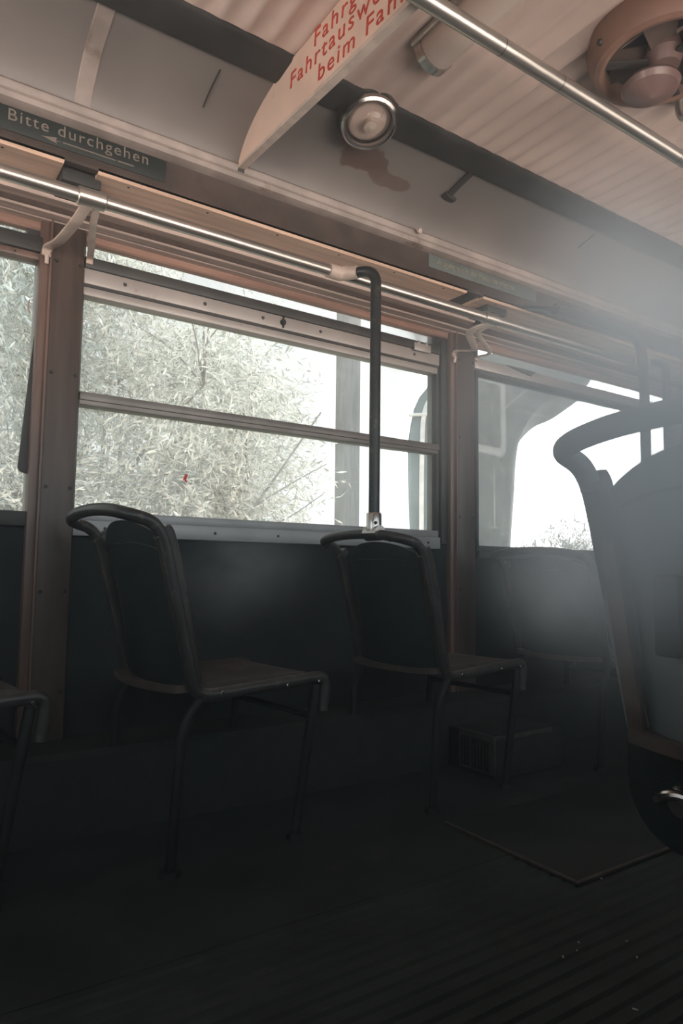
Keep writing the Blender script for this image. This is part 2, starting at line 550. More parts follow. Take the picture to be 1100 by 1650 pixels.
# ------------------------------------------------------------------ window wall
wl = MB()
wl.box(XA, XB, 2.40, 2.50, -0.06, 0.93)                  # below the windows
wl.box(XA, XB, 2.42, 2.50, 2.04, 2.42)                   # above the windows
wl.box(4.40, XB, 2.40, 2.50, 0.93, 2.04)
struct(wl.build('wall_window_side', M['wall'], smooth=False))
bb = MB()
bb.extrude_x([(2.40, 0.0), (2.17, 0.0), (2.17, 0.235), (2.185, 0.25), (2.40, 0.25)], XA, XB)
struct(bb.build('baseboard_window_side', M['box'], smooth=False))

# street side, behind the camera: sill wall, posts, header and panes
ws = MB()
ws.box(XA, XB, -0.18, -0.10, -0.06, 0.93)
ws.box(XA, XB, -0.18, -0.10, 1.95, 2.42)
for a, b in ((XA, -1.45), (0.37, 0.52), (2.14, 2.40), (4.15, 4.40)):
    ws.box(a, b, -0.18, -0.10, 0.93, 1.95)
ws.box(4.40, XB, -0.18, -0.10, 0.93, 1.95)
struct(ws.build('wall_street_side', M['wall'], smooth=False))
for k, (a, b) in enumerate(((-1.45, 0.37), (0.52, 2.14), (2.40, 4.15))):
    wp = MB()
    wp.box(a, b, -0.145, -0.140, 0.93, 1.95)
    struct(wp.build('window_%d' % (k + 5), M['pane_clean'], smooth=False))
we = MB()
we.box(XA - 0.08, XA, -0.18, 2.50, -0.06, 1.0)
we.box(XA - 0.08, XA, -0.18, 2.50, 1.95, 2.46)
we.box(XA - 0.08, XA, -0.18, 0.25, 1.0, 1.95)
we.box(XA - 0.08, XA, 2.07, 2.50, 1.0, 1.95)
struct(we.build('wall_rear', M['cantrail'], smooth=False))
wp = MB()  # unseen rear window, added to light the notice board
wp.box(XA - .05, XA - .045, 0.25, 2.07, 1.0, 1.95)
struct(wp.build('window_4', M['pane_clean'], smooth=False))  # added rear window, out of view
we = MB()
we.box(XB, XB + 0.08, -0.18, 2.50, -0.06, 2.46)
struct(we.build('wall_front', M['cantrail'], smooth=False))

# ------------------------------------------------------------------ ceiling
ce = MB()
vs, fs = [], []
y0, y1 = mir(1.735), 1.735
nx = int((XB - XA) / 0.01)
for i in range(nx + 1):
    x = XA + (XB - XA) * i / nx
    ph = (x % 0.078) / 0.078
    dip = 0.018 * (1 - abs(math.sin(math.pi * ph)))
    vs += [(x, y0, 2.353 - dip * .15), (x, y0 + .04, 2.353 - dip * .12), (x, y0 + .09, 2.357 - dip), (x, y1 - .09, 2.357 - dip), (x, y1 - .04, 2.353 - dip * .12), (x, y1, 2.353 - dip * .12)]
for i in range(nx):
    for k in range(5):
        fs.append((6 * i + k, 6 * i + k + 1, 6 * i + k + 7, 6 * i + k + 6))
ce.add(vs, fs)
ceiling = struct(ce.build('ceiling', M['ceiling'], angle=60))
rf = MB()
rf.box(XA - 0.08, XB + 0.08, -0.18, 2.50, 2.42, 2.46)
rf.build('roof_skin', M['outer'], ceiling, smooth=False)

# coved panels between ceiling and cantrail (both sides)
def bez(a, b, c, n=14):
    return [(a[0] * (1 - t) ** 2 + 2 * b[0] * t * (1 - t) + c[0] * t * t, a[1] * (1 - t) ** 2 + 2 * b[1] * t * (1 - t) + c[1] * t * t) for t in [i / n for i in range(n + 1)]]
cove_prof = bez((2.085, 2.192), (2.03, 2.315), (1.79, 2.345))
def cove_z(y):
    ys = [p[0] for p in cove_prof][::-1]
    zs = [p[1] for p in cove_prof][::-1]
    return float(np.interp(y, ys, zs))
def side(f, flip):
    return [(mir(y) if flip else y, z) for y, z in f]
# stains on the window-side cove: rust patch under the round lamp, plus grime along the foot
M['cove_stained'] = M['cove'].copy()
t = M['cove_stained'].node_tree
p = t.nodes['Principled BSDF']
src = p.inputs['Base Color'].links[0].from_socket
geo = N(t, 'ShaderNodeTexCoord')
nzs = N(t, 'ShaderNodeTexNoise')
nzs.inputs['Scale'].default_value = 9
t.links.new(geo.outputs['Object'], nzs.inputs['Vector'])
def blob(cx, cy, sx, sy, amp, prev, col, shear=0.0):
    mp = N(t, 'ShaderNodeMapping', vector_type='POINT')
    sb = N(t, 'ShaderNodeVectorMath', operation='SUBTRACT')
    t.links.new(geo.outputs['Object'], sb.inputs[0])
    sb.inputs[1].default_value = (cx, cy, 0)
    ml = N(t, 'ShaderNodeVectorMath', operation='MULTIPLY')
    t.links.new(sb.outputs[0], ml.inputs[0])
    ml.inputs[1].default_value = (1 / sx, 1 / sy, 0)
    ln = N(t, 'ShaderNodeVectorMath', operation='LENGTH')
    t.links.new(ml.outputs[0], ln.inputs[0])
    dd = math_node(t, 'ADD', ln.outputs['Value'], math_node(t, 'MULTIPLY', math_node(t, 'SUBTRACT', nzs.outputs['Fac'], 0.5), amp))
    return mixc(t, map_range(t, dd, 0.85, 1.0, 0.85, 0.0), prev, col)
c = blob(1.385, 1.935, 0.10, 0.050, 2.2, src, (0.10, 0.062, 0.048))
c = blob(1.53, 1.985, 0.09, 0.022, 1.8, c, (0.12, 0.085, 0.07))
t.links.new(c, p.inputs['Base Color'])
for k, flip in ((1, False), (2, True)):
    cv = MB()
    n = len(cove_prof)
    pr = side(cove_prof, flip)
    vs, fs = [], []
    for x in (XA, XB):
        vs += [(x, a, b) for a, b in pr]
    fs = [(i, i + 1, n + i + 1, n + i) for i in range(n - 1)]
    cv.add(vs, fs)
    o = struct(cv.build('trim_%d' % k, M['cove'] if flip else M['cove_stained'], angle=60),
               'curved cream cove panel %s' % ('above the street windows' if flip else 'between ribbed ceiling and window header'), 'cove panel')
    st = MB()
    st.extrude_x(side([(1.70, 2.362), (1.70, 2.346), (1.712, 2.336), (1.79, 2.326), (1.815, 2.330), (1.815, 2.352)], flip), XA, XB)
    st.build('edge_strip', M['dark_strip'], o)
    mo = MB()
    mo.extrude_x(side([(2.13, 2.134), (2.088, 2.134), (2.070, 2.140), (2.062, 2.152), (2.066, 2.163), (2.074, 2.168), (2.068, 2.176), (2.066, 2.188), (2.074, 2.198), (2.09, 2.205), (2.13, 2.205)], flip), XA, XB)
    mo.build('foot_moulding', M['mould'], o)
    ct = MB()
    ct.extrude_x(side([(2.125, 2.14), (2.104, 2.14), (2.104, 2.045), (2.098, 2.035), (2.098, 2.022), (2.125, 2.022)], flip), XA, XB)
    ct.build('cantrail', M['cantrail'], o)
    bk = MB()
    bk.extrude_x(side([(2.12, 2.06), (2.12, 2.03), (2.40, 2.03), (2.40, 2.06)], flip), XA, XB)
    bk.build('header_board', M['dark_strip'], o)
    if not flip:
        cove_win = o
    # seams of the panels: narrow cover strips that follow the curve
    for xs in ((0.425, ) if not flip else ()):
        sm = MB()
        pr2 = [(a, b - 0.0035) for a, b in pr]
        vs = [(xs + d, a, b) for d in (-0.022, 0.022) for a, b in pr2]
        vs += [(xs + d * 1.15, a, b + 0.004) for d in (-0.022, 0.022) for a, b in pr2]
        fs = [(i, i + 1, n + i + 1, n + i) for i in range(n - 1)]
        fs += [(i, i + 1, 2 * n + i + 1, 2 * n + i) for i in range(n - 1)]
        fs += [(n + i, n + i + 1, 3 * n + i + 1, 3 * n + i) for i in range(n - 1)]
        sm.add(vs, fs)
        sm.build('seam_strip', M['mould'], o)

# orange plywood soffit in three lengths, with dark gaps over the pillars
def soffit(name, x0, x1, label):
    s = MB()
    s.extrude_x([(2.098, 2.022), (2.105, 2.014), (2.25, 2.020), (2.25, 2.030), (2.098, 2.030)], x0, x1)
    s.use(1)
    x = x0 + 0.10
    while x < x1:
        s.lathe([(0.0001, -0.0006), (0.0042, -0.0006), (0.005, 0.002)], 10, Matrix.Translation((x, 2.125, 2.0148)))
        x += 0.27
    return struct(s.build(name, [M['soffit'], M['screw']]), label, 'soffit board')
soffit('trim_3', XA, 0.385, 'orange plywood soffit board left of the window pillar')
soffit('trim_4', 0.485, 2.05, 'orange plywood soffit board over the middle window')
soffit('trim_5', 2.15, XB, 'orange plywood soffit board over the right-hand window')

# stepped wooden mouldings above the glass
sl = MB()
sl.extrude_x([(2.262, 2.03), (2.262, 1.985), (2.266, 1.977), (2.306, 1.975), (2.306, 2.03)], 0.215, 2.26)
sl.build('upper', M['wood']).name = 'trim_6'
o = bpy.data.objects['trim_6']
struct(o, 'short stepped wooden moulding behind the handrail over the middle window', 'moulding')
sl = MB()
sl.extrude_x([(2.275, 2.03), (2.275, 2.00), (2.306, 2.00), (2.306, 2.03)], XA, 0.20)
sl.extrude_x([(2.275, 2.03), (2.275, 1.99), (2.306, 1.985), (2.306, 2.03)], 2.28, XB)
struct(sl.build('trim_7', M['wood']), 'recessed wooden moulding beyond the ends of the stepped one', 'moulding')
sl = MB()
sl.extrude_x([(2.309, 2.03), (2.309, 1.958), (2.314, 1.951), (2.350, 1.950), (2.352, 1.958), (2.356, 1.958), (2.358, 1.948), (2.384, 1.946), (2.384, 1.962), (2.41, 1.962), (2.41, 2.03)], XA, XB)
sl.use(2)
sl.box(XA, XB, 2.3055, 2.3090, 1.957, 2.03)
sl.use(1)
sl.extrude_x([(2.386, 1.962), (2.386, 1.926), (2.392, 1.920), (2.42, 1.920), (2.42, 1.962)], XA, XB)
struct(sl.build('trim_8', [M['wood'], M['red_wood'], M['pillar']]), 'long wooden window head moulding with reddish lower edge', 'moulding')

# ------------------------------------------------------------------ pillars
def pillar(name, x0, x1, label, yf=2.36):
    s = MB()
    s.box(x0, x1, yf, 2.47, 0.0, 2.03, 0.006)
    s.use(1)
    for z in (0.40, 0.72, 1.06, 1.44, 1.82):
        for x in (x0 + 0.016, x1 - 0.014):
            s.disc_y(x, yf, z, 0.0065, 0.003)
    o = struct(s.build(name, [M['pillar'], M['screw']]), label, 'pillar')
    tr = MB()
    tr.box(x0 - 0.034, x0 - 0.003, yf + 0.008, 2.47, 0.0, 2.03, 0.006)
    tr.box(x0 - 0.006, x0 + 0.002, yf - 0.004, 2.40, 0.0, 2.03, 0.002)
    tr.build('side_trim', M['pillar_trim'], o)
    hd = MB()
    hd.box(x0 - 0.02, x1 - 0.01, 2.14, 2.36, 1.925 + 0.06, 2.032, 0.004)
    hd.build('head_block', M['dark_strip'], o)
    return o
pillar('trim_9', 0.408, 0.514, 'brown wooden window pillar left of the middle window')
pillar('trim_10', 2.235, 2.352, 'greyish brown window pillar right of the middle window')
pillar('trim_11', 4.20, 4.40, 'brown window pillar at the front end of the car')
pillar('trim_12', -1.50, -1.35, 'brown window pillar at the rear end of the car')

# ------------------------------------------------------------------ windows
def pane(name, parent, x0, x1, z0, z1, y=2.418):
    s = MB()
    s.box(x0, x1, y, y + 0.005, z0, z1)
    return s.build(name, M['pane'], parent, smooth=False)
# window 2: the middle one
w2 = MB()
w2.box(0.500, 0.522, 2.385, 2.46, 0.93, 2.04, 0.003)           # left jamb
w2.box(2.132, 2.215, 2.392, 2.46, 0.93, 2.04, 0.003)           # right jamb
w2.use(1)
w2.box(2.150, 2.180, 2.375, 2.40, 0.93, 1.90, 0.004)
w2.box(0.522, 2.132, 2.42, 2.46, 2.0, 2.05)
w2 = struct(w2.build('window_2', [M['alu_dark'], M['alu_dark']]), 'middle bus window with two panes and tilting top light', 'window')
s = MB()
s.box(0.516, 2.134, 2.366, 2.44, 0.905, 0.958, 0.003)
s.box(0.516, 2.134, 2.380, 2.44, 0.958, 0.990, 0.004)
s.use(1)
for x in (0.62, 1.02, 1.285, 1.56, 1.84, 2.06):
    s.disc_y(x, 2.366, 0.932, 0.0058, 0.003)
s.build('sill_frame', [M['alu_sill'], M['screw']], w2)
s = MB()
s.box(0.520, 2.134, 2.380, 2.44, 1.350, 1.394, 0.004)
s.box(0.520, 2.134, 2.372, 2.42, 1.366, 1.394, 0.003)
s.build('middle_bar', M['alu_bar'], w2)
s = MB()
s.box(0.516, 2.134, 2.372, 2.43, 1.770, 1.827, 0.003)          # plate
s.box(0.516, 2.134, 2.384, 2.44, 1.733, 1.770, 0.006)
s.use(1)
s.box(0.516, 2.134, 2.362, 2.44, 1.822, 1.863, 0.006)          # dark rubber lip above
s.box(0.516, 2.134, 2.378, 2.384, 1.762, 1.771)
for x in (0.655, 0.955, 1.20, 1.47, 1.75, 1.98):
    s.disc_y(x, 2.372, 1.798, 0.0072, 0.003)
s.build('transom', [M['alu'], M['alu_dark']], w2)
s = MB()
s.lathe([(0.0001, .009), (.011, .009), (.013, 0)], 16, Matrix.Translation((1.29, 2.372, 1.798)) @ Matrix.Rotation(math.radians(90), 4, 'X'))
s.box(1.288, 1.292, 2.364, 2.372, 1.775, 1.825)
s.build('latch', M['screw'], w2)
s = MB()
s.box(1.965, 2.065, 2.352, 2.362, 1.812, 1.850, 0.004)
s.box(1.985, 1.999, 2.350, 2.362, 1.842, 1.860, 0.003)
s.box(2.03, 2.044, 2.350, 2.362, 1.842, 1.860, 0.003)
s.build('catch_plate', M['alu'], w2)
pane('lower_pane', w2, 0.52, 2.134, 0.985, 1.355)
pane('upper_pane', w2, 0.52, 2.134, 1.390, 1.740)
pane('top_light', w2, 0.52, 2.134, 1.855, 1.985)

# window 1: at the left edge of the picture, one tall pane
w1 = MB()
w1.box(0.385, 0.402, 2.385, 2.46, 0.93, 2.04, 0.003)
w1.box(-1.36, -1.33, 2.385, 2.46, 0.93, 2.04, 0.003)
w1.box(-1.33, 0.385, 2.380, 2.46, 0.93, 0.978, 0.004)
w1.box(-1.33, 0.385, 2.368, 2.46, 1.838, 1.890, 0.004)
w1.box(0.335, 0.385, 2.392, 2.44, 1.89, 2.0)
w1 = struct(w1.build('window_1', M['alu_dark']), 'tall single-pane bus window left of the pillar', 'window')
s = MB()
s.box(-1.33, 0.385, 2.382, 2.44, 1.815, 1.838, 0.003)
s.box(0.375, 0.385, 2.388, 2.44, 0.978, 1.815, 0.003)
s.use(1)
for x in (-0.2, 0.05, 0.30):
    s.disc_y(x, 2.382, 1.827, 0.004, 0.003)
s.build('glazing_bead', [M['pillar_trim'], M['screw']], w1)
s = MB()
s.prism([(0.378, 1.62), (0.366, 1.45), (0.345, 1.12), (0.352, 1.108), (0.378, 1.10)], 2.402, 2.412)
s.build('loose_rubber_seal', M['alu_dark'], w1)
s = MB()
s.tube(spline([(0.356, 2.412, 1.685), (0.352, 2.412, 1.665), (0.354, 2.412, 1.65), (0.359, 2.412, 1.64)], 4), 0.0025, 6)
s.build('sticker_scrap', M['red_wood'], w1)
pane('tall_pane', w1, -1.33, 0.376, 0.975, 1.82)
pane('top_light', w1, -1.33, 0.32, 1.885, 1.985)

# window 3: right of the second pillar
w3 = MB()
w3.box(2.385, 2.402, 2.385, 2.46, 0.90, 2.04, 0.003)
w3.box(4.17, 4.20, 2.385, 2.46, 0.90, 2.04, 0.003)
w3.box(2.402, 4.17, 2.385, 2.46, 0.90, 0.928, 0.004)
w3 = struct(w3.build('window_3', M['alu_dark']), 'right-hand bus window with one wide pane and narrow top light', 'window')
s = MB()
s.box(2.360, 4.17, 2.366, 2.44, 1.800, 1.852, 0.004)
s.use(1)
s.box(2.402, 4.17, 2.378, 2.44, 1.782, 1.806, 0.004)
s.build('transom', [M['alu'], M['alu_dark']], w3)
s = MB()
s.prism([(2.58, 1.852), (2.66, 1.838), (2.76, 1.826), (2.80, 1.852)], 2.356, 2.366)
s.build('torn_seal', M['alu_dark'], w3)
pane('wide_pane', w3, 2.402, 4.17, 0.925, 1.79)
pane('top_light', w3, 2.402, 4.17, 1.84, 1.985)

# window sill band below window 3 / wall rail
s = MB()
s.extrude_x([(2.40, 0.90), (2.372, 0.90), (2.372, 0.872), (2.40, 0.868)], 2.39, 4.19)
struct(s.build('trim_13', M['alu_dark']), 'dark sill rail under the right-hand window', 'rail')

# ------------------------------------------------------------------ handrail along the windows
RY, RZ, RR = 2.0, 1.874, 0.0205
hr = thing('window_handrail', 'long brushed steel handrail along the window heads, carried on curved brackets', 'handrail', (0, RY, 0))
s = MB()
s.tube([(XA + .02, 0, RZ), (XB - .02, 0, RZ)], RR, 24)
s.build('rail_tube', M['steel'], hr)
def rail_bracket(x, xl, xr):
    s = MB()
    s.tube([(x - .040, 0, RZ), (x - .037, 0, RZ), (x + .037, 0, RZ), (x + .040, 0, RZ)], [RR + .003, RR + .006, RR + .006, RR + .003], 24)
    sl_ = s.build('bracket_sleeve', M['steel'], hr)
    s = MB()
    s.tube(spline([(x - .012, 0.006, RZ - .022), (x - .022, 0.10, RZ - .036), (xl + .016, 0.24, RZ - .040), (xl + .004, 0.335, RZ - .024), (xl, 0.357, RZ - .030), (xl, 0.358, RZ - .050)], 7), 1.0, 12, flat=(0.005, 0.0165))
    s.tube([(xl, 0.350, RZ - .048), (xl + .001, 0.358, RZ - .075)], 0.007, 10)
    s.build('curved_strap', M['cream_metal'], hr)
    s = MB()
    s.tube(spline([(x + .016, 0.006, RZ - .020), (x + .03, 0.10, RZ - .030), (xr - .02, 0.25, RZ - .030), (xr, 0.352, RZ - .022), (xr, 0.358, RZ - .04)], 7), 1.0, 12, flat=(0.004, 0.011))
    s.build('straight_strap', M['cream_metal'], hr)
rail_bracket(0.446, 0.392, 0.528)
rail_bracket(2.085, 2.215, 2.362)
rail_bracket(4.02, 4.18, 4.41)

# grab poles that drop from the handrail to the seat hoops
def grab_pole(label, z_low, loc):
    t = thing('grab_pole', label, 'grab pole', loc, 'grab poles between handrail and seat hoops')
    dr = RY - loc[1]            # how far the rail lies behind the pole
    s = MB()
    s.tube(fillet([(0, 0, z_low + .03), (0, 0, RZ - .012), (-.050, dr * .72, RZ - .004)], [.05], 9), 0.0190, 20)
    s.build('pole_tube', M['seat_tube'], t)
    s = MB()
    s.tube([(0, 0, z_low - .014), (0, 0, z_low + .0), (0, 0, z_low + .066), (0, 0, z_low + .070)], [.024, .0262, .0262, .0235], 20)
    c7, s7 = math.cos(TURN), math.sin(TURN)
    s.tube([(.032 * s7, -.032 * c7, z_low), (-.032 * s7, .032 * c7, z_low)], 0.0265, 18)
    so = s.build('lower_socket', M['chrome'], t)
    s = MB()
    s.lathe([(0.0001, .006), (.005, .006), (.006, 0)], 10, Matrix.Translation((-.012, -.0240, z_low + .034)) @ Matrix.Rotation(math.radians(78), 4, 'X'))
    s.build('grub_screw', M['screw'], so)
    s = MB()
    s.tube(spline([(-.036, dr * .50, RZ - .006), (-.046, dr * .66, RZ - .004), (-.060, dr * .88, RZ), (-.078, dr, RZ), (-.105, dr, RZ), (-.125, dr, RZ)], 4), [.0225 + .0035 * min(1, i / 8) for i in range(21)], 20)
    s.build('upper_elbow_clamp', M['cream_metal'], t)
    return t
# ------------------------------------------------------------------ seats
def seat_parts(root, tip=0.0):
    """single bus seat, origin on the floor under the joint of back and seat; faces +X"""
    zs = 0.455
    W = 0.215
    # side frames and hoop: one bent tube per seat
    pts = [(0.465, W, zs - .10), (0.478, W, zs + .005), (0.02, W, zs - .014), (-0.088, W + .004, zs + .400), (-0.118, W + .004, zs + .445), (-0.190, W - .002, zs + .462), (-0.205, W * .55, zs + .478),
           (-0.207, 0, zs + .483), (-0.205, -W * .55, zs + .478), (-0.190, -W + .002, zs + .462), (-0.118, -W - .004, zs + .445), (-0.088, -W - .004, zs + .400), (0.02, -W, zs - .014), (0.478, -W, zs + .005), (0.465, -W, zs - .10)]
    path = fillet(pts, [.04, .05, .04, .03, .075, .05, .05, .05, .075, .03, .04, .05, .04], 7)
    s = MB()
    s.tube(path, 0.0175, 16)
    s.build('frame_tube', M['frame_tube'], root)
    for sg in (-1, 1):
        s = MB()
        q = spline([(0.022, sg * (W - .004), zs + .015), (-0.012, sg * (W - .004), zs + .14), (-0.048, sg * (W - .002), zs + .28), (-0.082, sg * W, zs + .400), (-0.098, sg * W, zs + .424)], 5)
        s.tube(q, [.70 + .30 * min(1, i / 10) - (.25 if i == len(q) - 1 else 0) for i in range(len(q))], 16, flat=(.0165, .027))
        s.build('side_strip', M['side_strip'], root)
    # padded back, curved and dished, with a rounded top
    bm_v, bm_f = [], []
    nu, nv = 22, 18
    def back_pt(u, v, th):
        yy = u * (W - .022)
        ztop = zs + .458 - .052 * abs(u) ** 2.2
        zb = zs + .010 - .004 * (1 - u * u)
        zz = zb + (ztop - zb) * v
        xx = 0.010 - (zz - zs) / .42 * .098 + .008 - .030 * (1 - u * u) + .016 * math.sin(v * math.pi)
        bulge = (1 - abs(u) ** 5) * (1 - abs(2 * v - 1) ** 6)
        return (xx + (th * (.006 + .016 * bulge)), yy, zz)
    for th in (-1, 1):
        for i in range(nu + 1):
            for j in range(nv + 1):
                bm_v.append(back_pt(-1 + 2 * i / nu, j / nv, th))
    o1 = (nu + 1) * (nv + 1)
    idx = lambda i, j, k: k * o1 + i * (nv + 1) + j
    for i in range(nu):
        for j in range(nv):
            bm_f.append((idx(i, j, 0), idx(i + 1, j, 0), idx(i + 1, j + 1, 0), idx(i, j + 1, 0)))
            bm_f.append((idx(i, j, 1), idx(i, j + 1, 1), idx(i + 1, j + 1, 1), idx(i + 1, j, 1)))
    for i in range(nu):
        for j in (0, nv):
            bm_f.append((idx(i, j, 0), idx(i + 1, j, 0), idx(i + 1, j, 1), idx(i, j, 1)))
    for j in range(nv):
        for i in (0, nu):
            bm_f.append((idx(i, j, 0), idx(i, j + 1, 0), idx(i, j + 1, 1), idx(i, j, 1)))
    s = MB()
    s.add(bm_v, bm_f)
    pad = s.build('back_pad', M['seat_pad'], root, angle=50)
    # raised seam on the rear face of the pad
    s = MB()
    seam = [Vector(back_pt(u, 1 - .10 - .05 * (1 - abs(u)), -1)) + Vector((-.001, 0, 0)) for u in [-.88 + 1.76 * i / 24 for i in range(25)]]
    s.tube(seam, 0.003, 8)
    s.build('seam', M['seat_pad'], pad)
    # seat shell: dished board with curled front, rear edge bowed
    vs, fs = [], []
    nu, nv = 20, 16
    def seat_pt(u, v, th):
        yy = u * (W - .012)
        x0 = -.035 - .030 * (1 - u * u)
        xx = x0 + (0.468 - x0) * v
        dish = -.022 * (1 - u ** 4) * math.sin(min(1, v * 1.05) * math.pi) ** .8
        rear = .030 * (1 - v) ** 3 * (1 - .5 * (1 - u * u))
        nose = -.030 * max(0, (v - .88) / .12) ** 2
        return (xx, yy, zs + .004 + dish + rear * .2 + nose + .008 * v + th * .010)
    for th in (-1, 1):
        for i in range(nu + 1):
            for j in range(nv + 1):
                vs.append(seat_pt(-1 + 2 * i / nu, j / nv, th))
    o1 = (nu + 1) * (nv + 1)
    for i in range(nu):
        for j in range(nv):
            fs.append((idx2(i, j, 0, nv, o1), idx2(i + 1, j, 0, nv, o1), idx2(i + 1, j + 1, 0, nv, o1), idx2(i, j + 1, 0, nv, o1)))
            fs.append((idx2(i, j, 1, nv, o1), idx2(i, j + 1, 1, nv, o1), idx2(i + 1, j + 1, 1, nv, o1), idx2(i + 1, j, 1, nv, o1)))
    for i in range(nu):
        for j in (0, nv):
            fs.append((idx2(i, j, 0, nv, o1), idx2(i + 1, j, 0, nv, o1), idx2(i + 1, j, 1, nv, o1), idx2(i, j, 1, nv, o1)))
    for j in range(nv):
        for i in (0, nu):
            fs.append((idx2(i, j, 0, nv, o1), idx2(i, j + 1, 0, nv, o1), idx2(i, j + 1, 1, nv, o1), idx2(i, j, 1, nv, o1)))
    s = MB()
    s.add(vs, fs)
    s.build('seat_cushion', M['seat_cushion'], root, angle=50)
    # legs: bent tubes, rear ones from the joint, front ones raked
    for sg in (-1, 1):
        s = MB()
        s.tube(fillet([(0.035, sg * W, zs - .020), (-0.015, sg * W, zs - .085), (-0.035, sg * (W - .01), 0.012)], .05, 6), 0.0145, 12)
        s.lathe([(0.0001, .014), (.024, .014), (.028, 0)], 14, Matrix.Translation((-0.035, sg * (W - .01), 0)))
        s.build('leg', M['leg_tube'], root)
        s = MB()
        s.tube(fillet([(0.440, sg * (W - .004), zs - .020), (0.425, sg * W, zs - .10), (0.375, sg * (W - .01), 0.012)], .05, 6), 0.0145, 12)
        s.lathe([(0.0001, .014), (.024, .014), (.028, 0)], 14, Matrix.Translation((0.375, sg * (W - .01), 0)))
        s.build('leg', M['leg_tube'], root)
    s = MB()
    s.tube([(0.425, -W, zs - .11), (0.425, W, zs - .11)], 0.011, 10)
    s.build('crossbar', M['leg_tube'], root)
    for sg in (-1, 1):
        for xx in (.095, .32, .44):
            s = MB()
            s.lathe([(0.0001, .003), (.005, .003), (.0065, 0)], 10, Matrix.Translation((xx, sg * (W + .0172), zs - .008)) @ Matrix.Rotation(math.radians(-90 * sg), 4, 'X'))
            s.build('rivet', M['chrome'], root)
def idx2(i, j, k, nv, o1):
    return k * o1 + i * (nv + 1) + j

SEATS = [(0.705, 'dark bus seat directly right of the brown window pillar, brown cushion fully in view', 1.025),
         (1.612, 'dark bus seat carrying the grab pole, in front of the middle window', 0.991),
         (2.520, 'dark bus seat below the right-hand window, half behind the nearest seat', 0.955),
         (-0.115, 'bus seat at the left edge of the frame, only its cushion nose in view', 1.05),
         (3.43, 'farthest bus seat by the windows, mostly hidden behind the nearest seat', 0.955)]
TURN = math.radians(7)
seat0 = thing('passenger_seat', SEATS[0][1], 'seat', (SEATS[0][0], 2.0, 0), 'single seats along the windows')
seat_parts(seat0)
for k, (x, lab, zscale) in enumerate(SEATS):
    sobj = seat0 if k == 0 else copy_tree(seat0)
    # every seat stands turned a little towards the wall
    sobj.location = (x + .02 - (.02 * math.cos(TURN) + .215 * math.sin(TURN)), 1.785 - (.02 * math.sin(TURN) - .215 * math.cos(TURN)), 0)
    sobj.rotation_euler = (0, 0, TURN)
    sobj.scale = (1, 1, zscale)
    sobj['label'] = lab
near = copy_tree(seat0)
near.location = (1.05, 0.475, 0.075)
near.rotation_euler = (0, 0, 0)
near.scale = (1, 1, 1)
near['label'] = 'nearest bus seat, seen large from behind at the right edge'
near['group'] = 'single seats along the street side'
s = MB()
edge = []
for i in range(15):
    zz = 0.475 + 0.30 * i / 14
    edge.append((0.010 - (zz - .455) / .42 * .098 - .022, 0.197, zz))
s.tube(edge, 1.0, 10, flat=(0.015, 0.007))
s.build('worn_edge_strip', M['rust'], near)['label'] = 'worn rust-brown edge strip'
s = MB()
s.box(-0.100, -0.072, 0.075, 0.115, 0.605, 0.725, 0.006)
s.build('reflection_plate', M['sign_green'], near)['label'] = 'dark green rectangle of a reflection, built as a plate'  # dark rectangle of a reflection, made as a solid plate
for ch in near.children:          # dark seat made paler: the haze veil over it is put into the colours
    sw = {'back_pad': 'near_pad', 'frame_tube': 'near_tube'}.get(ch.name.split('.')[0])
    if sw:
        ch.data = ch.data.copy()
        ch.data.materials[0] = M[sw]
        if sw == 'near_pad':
            ch['label'] = 'padded back, haze veil painted in as grey'
for ch in [c for c in near.children if c.name.split('.')[0] in ('leg', 'crossbar')]:
    bpy.data.objects.remove(ch)
def rounded(y0, y1, z0, z1, r, n=7):
    pts = [(y1, z1), (y1, z0 + r)]
    pts += [(y1 - r + r * math.cos(a), z0 + r - r * math.sin(a)) for a in [math.pi / 2 * i / n for i in range(1, n + 1)]]
    pts += [(y0 + r - r * math.sin(a), z0 + r - r * math.cos(a)) for a in [math.pi / 2 * i / n for i in range(0, n + 1)]]
    return pts + [(y0, z1)]
s = MB()
s.extrude_x(rounded(-.225, .228, .292, .452, .10), 0.0, 0.40)
s.build('rounded_seat_base', M['seat_pad'], near)['label'] = 'dark seat base with rounded lower corners'
s = MB()
s.lathe([(.06, .295), (.055, .26), (.055, -.045), (.11, -.063), (.11, -.075)], 28, Matrix.Translation((.24, -.04, 0)))
s.build('pedestal', M['seat_tube'], near)
s = MB()
s.tube(spline([(-0.012, 0.170, 0.372), (-0.026, 0.145, 0.386), (-0.024, 0.12, 0.390), (-0.014, 0.08, 0.378)], 6), 0.008, 10)
s.lathe([(.0001, .008), (.022, .006), (.026, 0)], 16, Matrix.Translation((0, .135, .372)) @ Matrix.Rotation(math.radians(-90), 4, 'Y'))
s.build('chrome_catch', M['chrome'], near)['label'] = 'bright chrome catch at the lower edge'
gp = grab_pole('dark grab pole with chrome socket standing on the hoop of the middle seat', 0.929, (1.3925, 1.881, 0))
gp2 = grab_pole('hazy grab pole bending down from the handrail behind the nearest seat', 0.896, (3.210, 1.888, 0))
bp = thing('reflected_bent_rail', 'dark bent rail built from a reflection, running above the right-hand handrail then straight down', 'reflected rail', (0, 0, 0))  # reflected elbow, made here as a solid rail
s = MB()
s.tube(fillet([(2.42, 1.93, 1.972), (2.94, 1.93, 1.978), (3.06, 1.93, 1.955), (3.088, 1.93, 1.82), (3.088, 1.93, 0.0)], [.1, .08, .08], 6), 0.024, 18)
s.build('rail_tube', M['seat_tube'], bp)
s = MB()
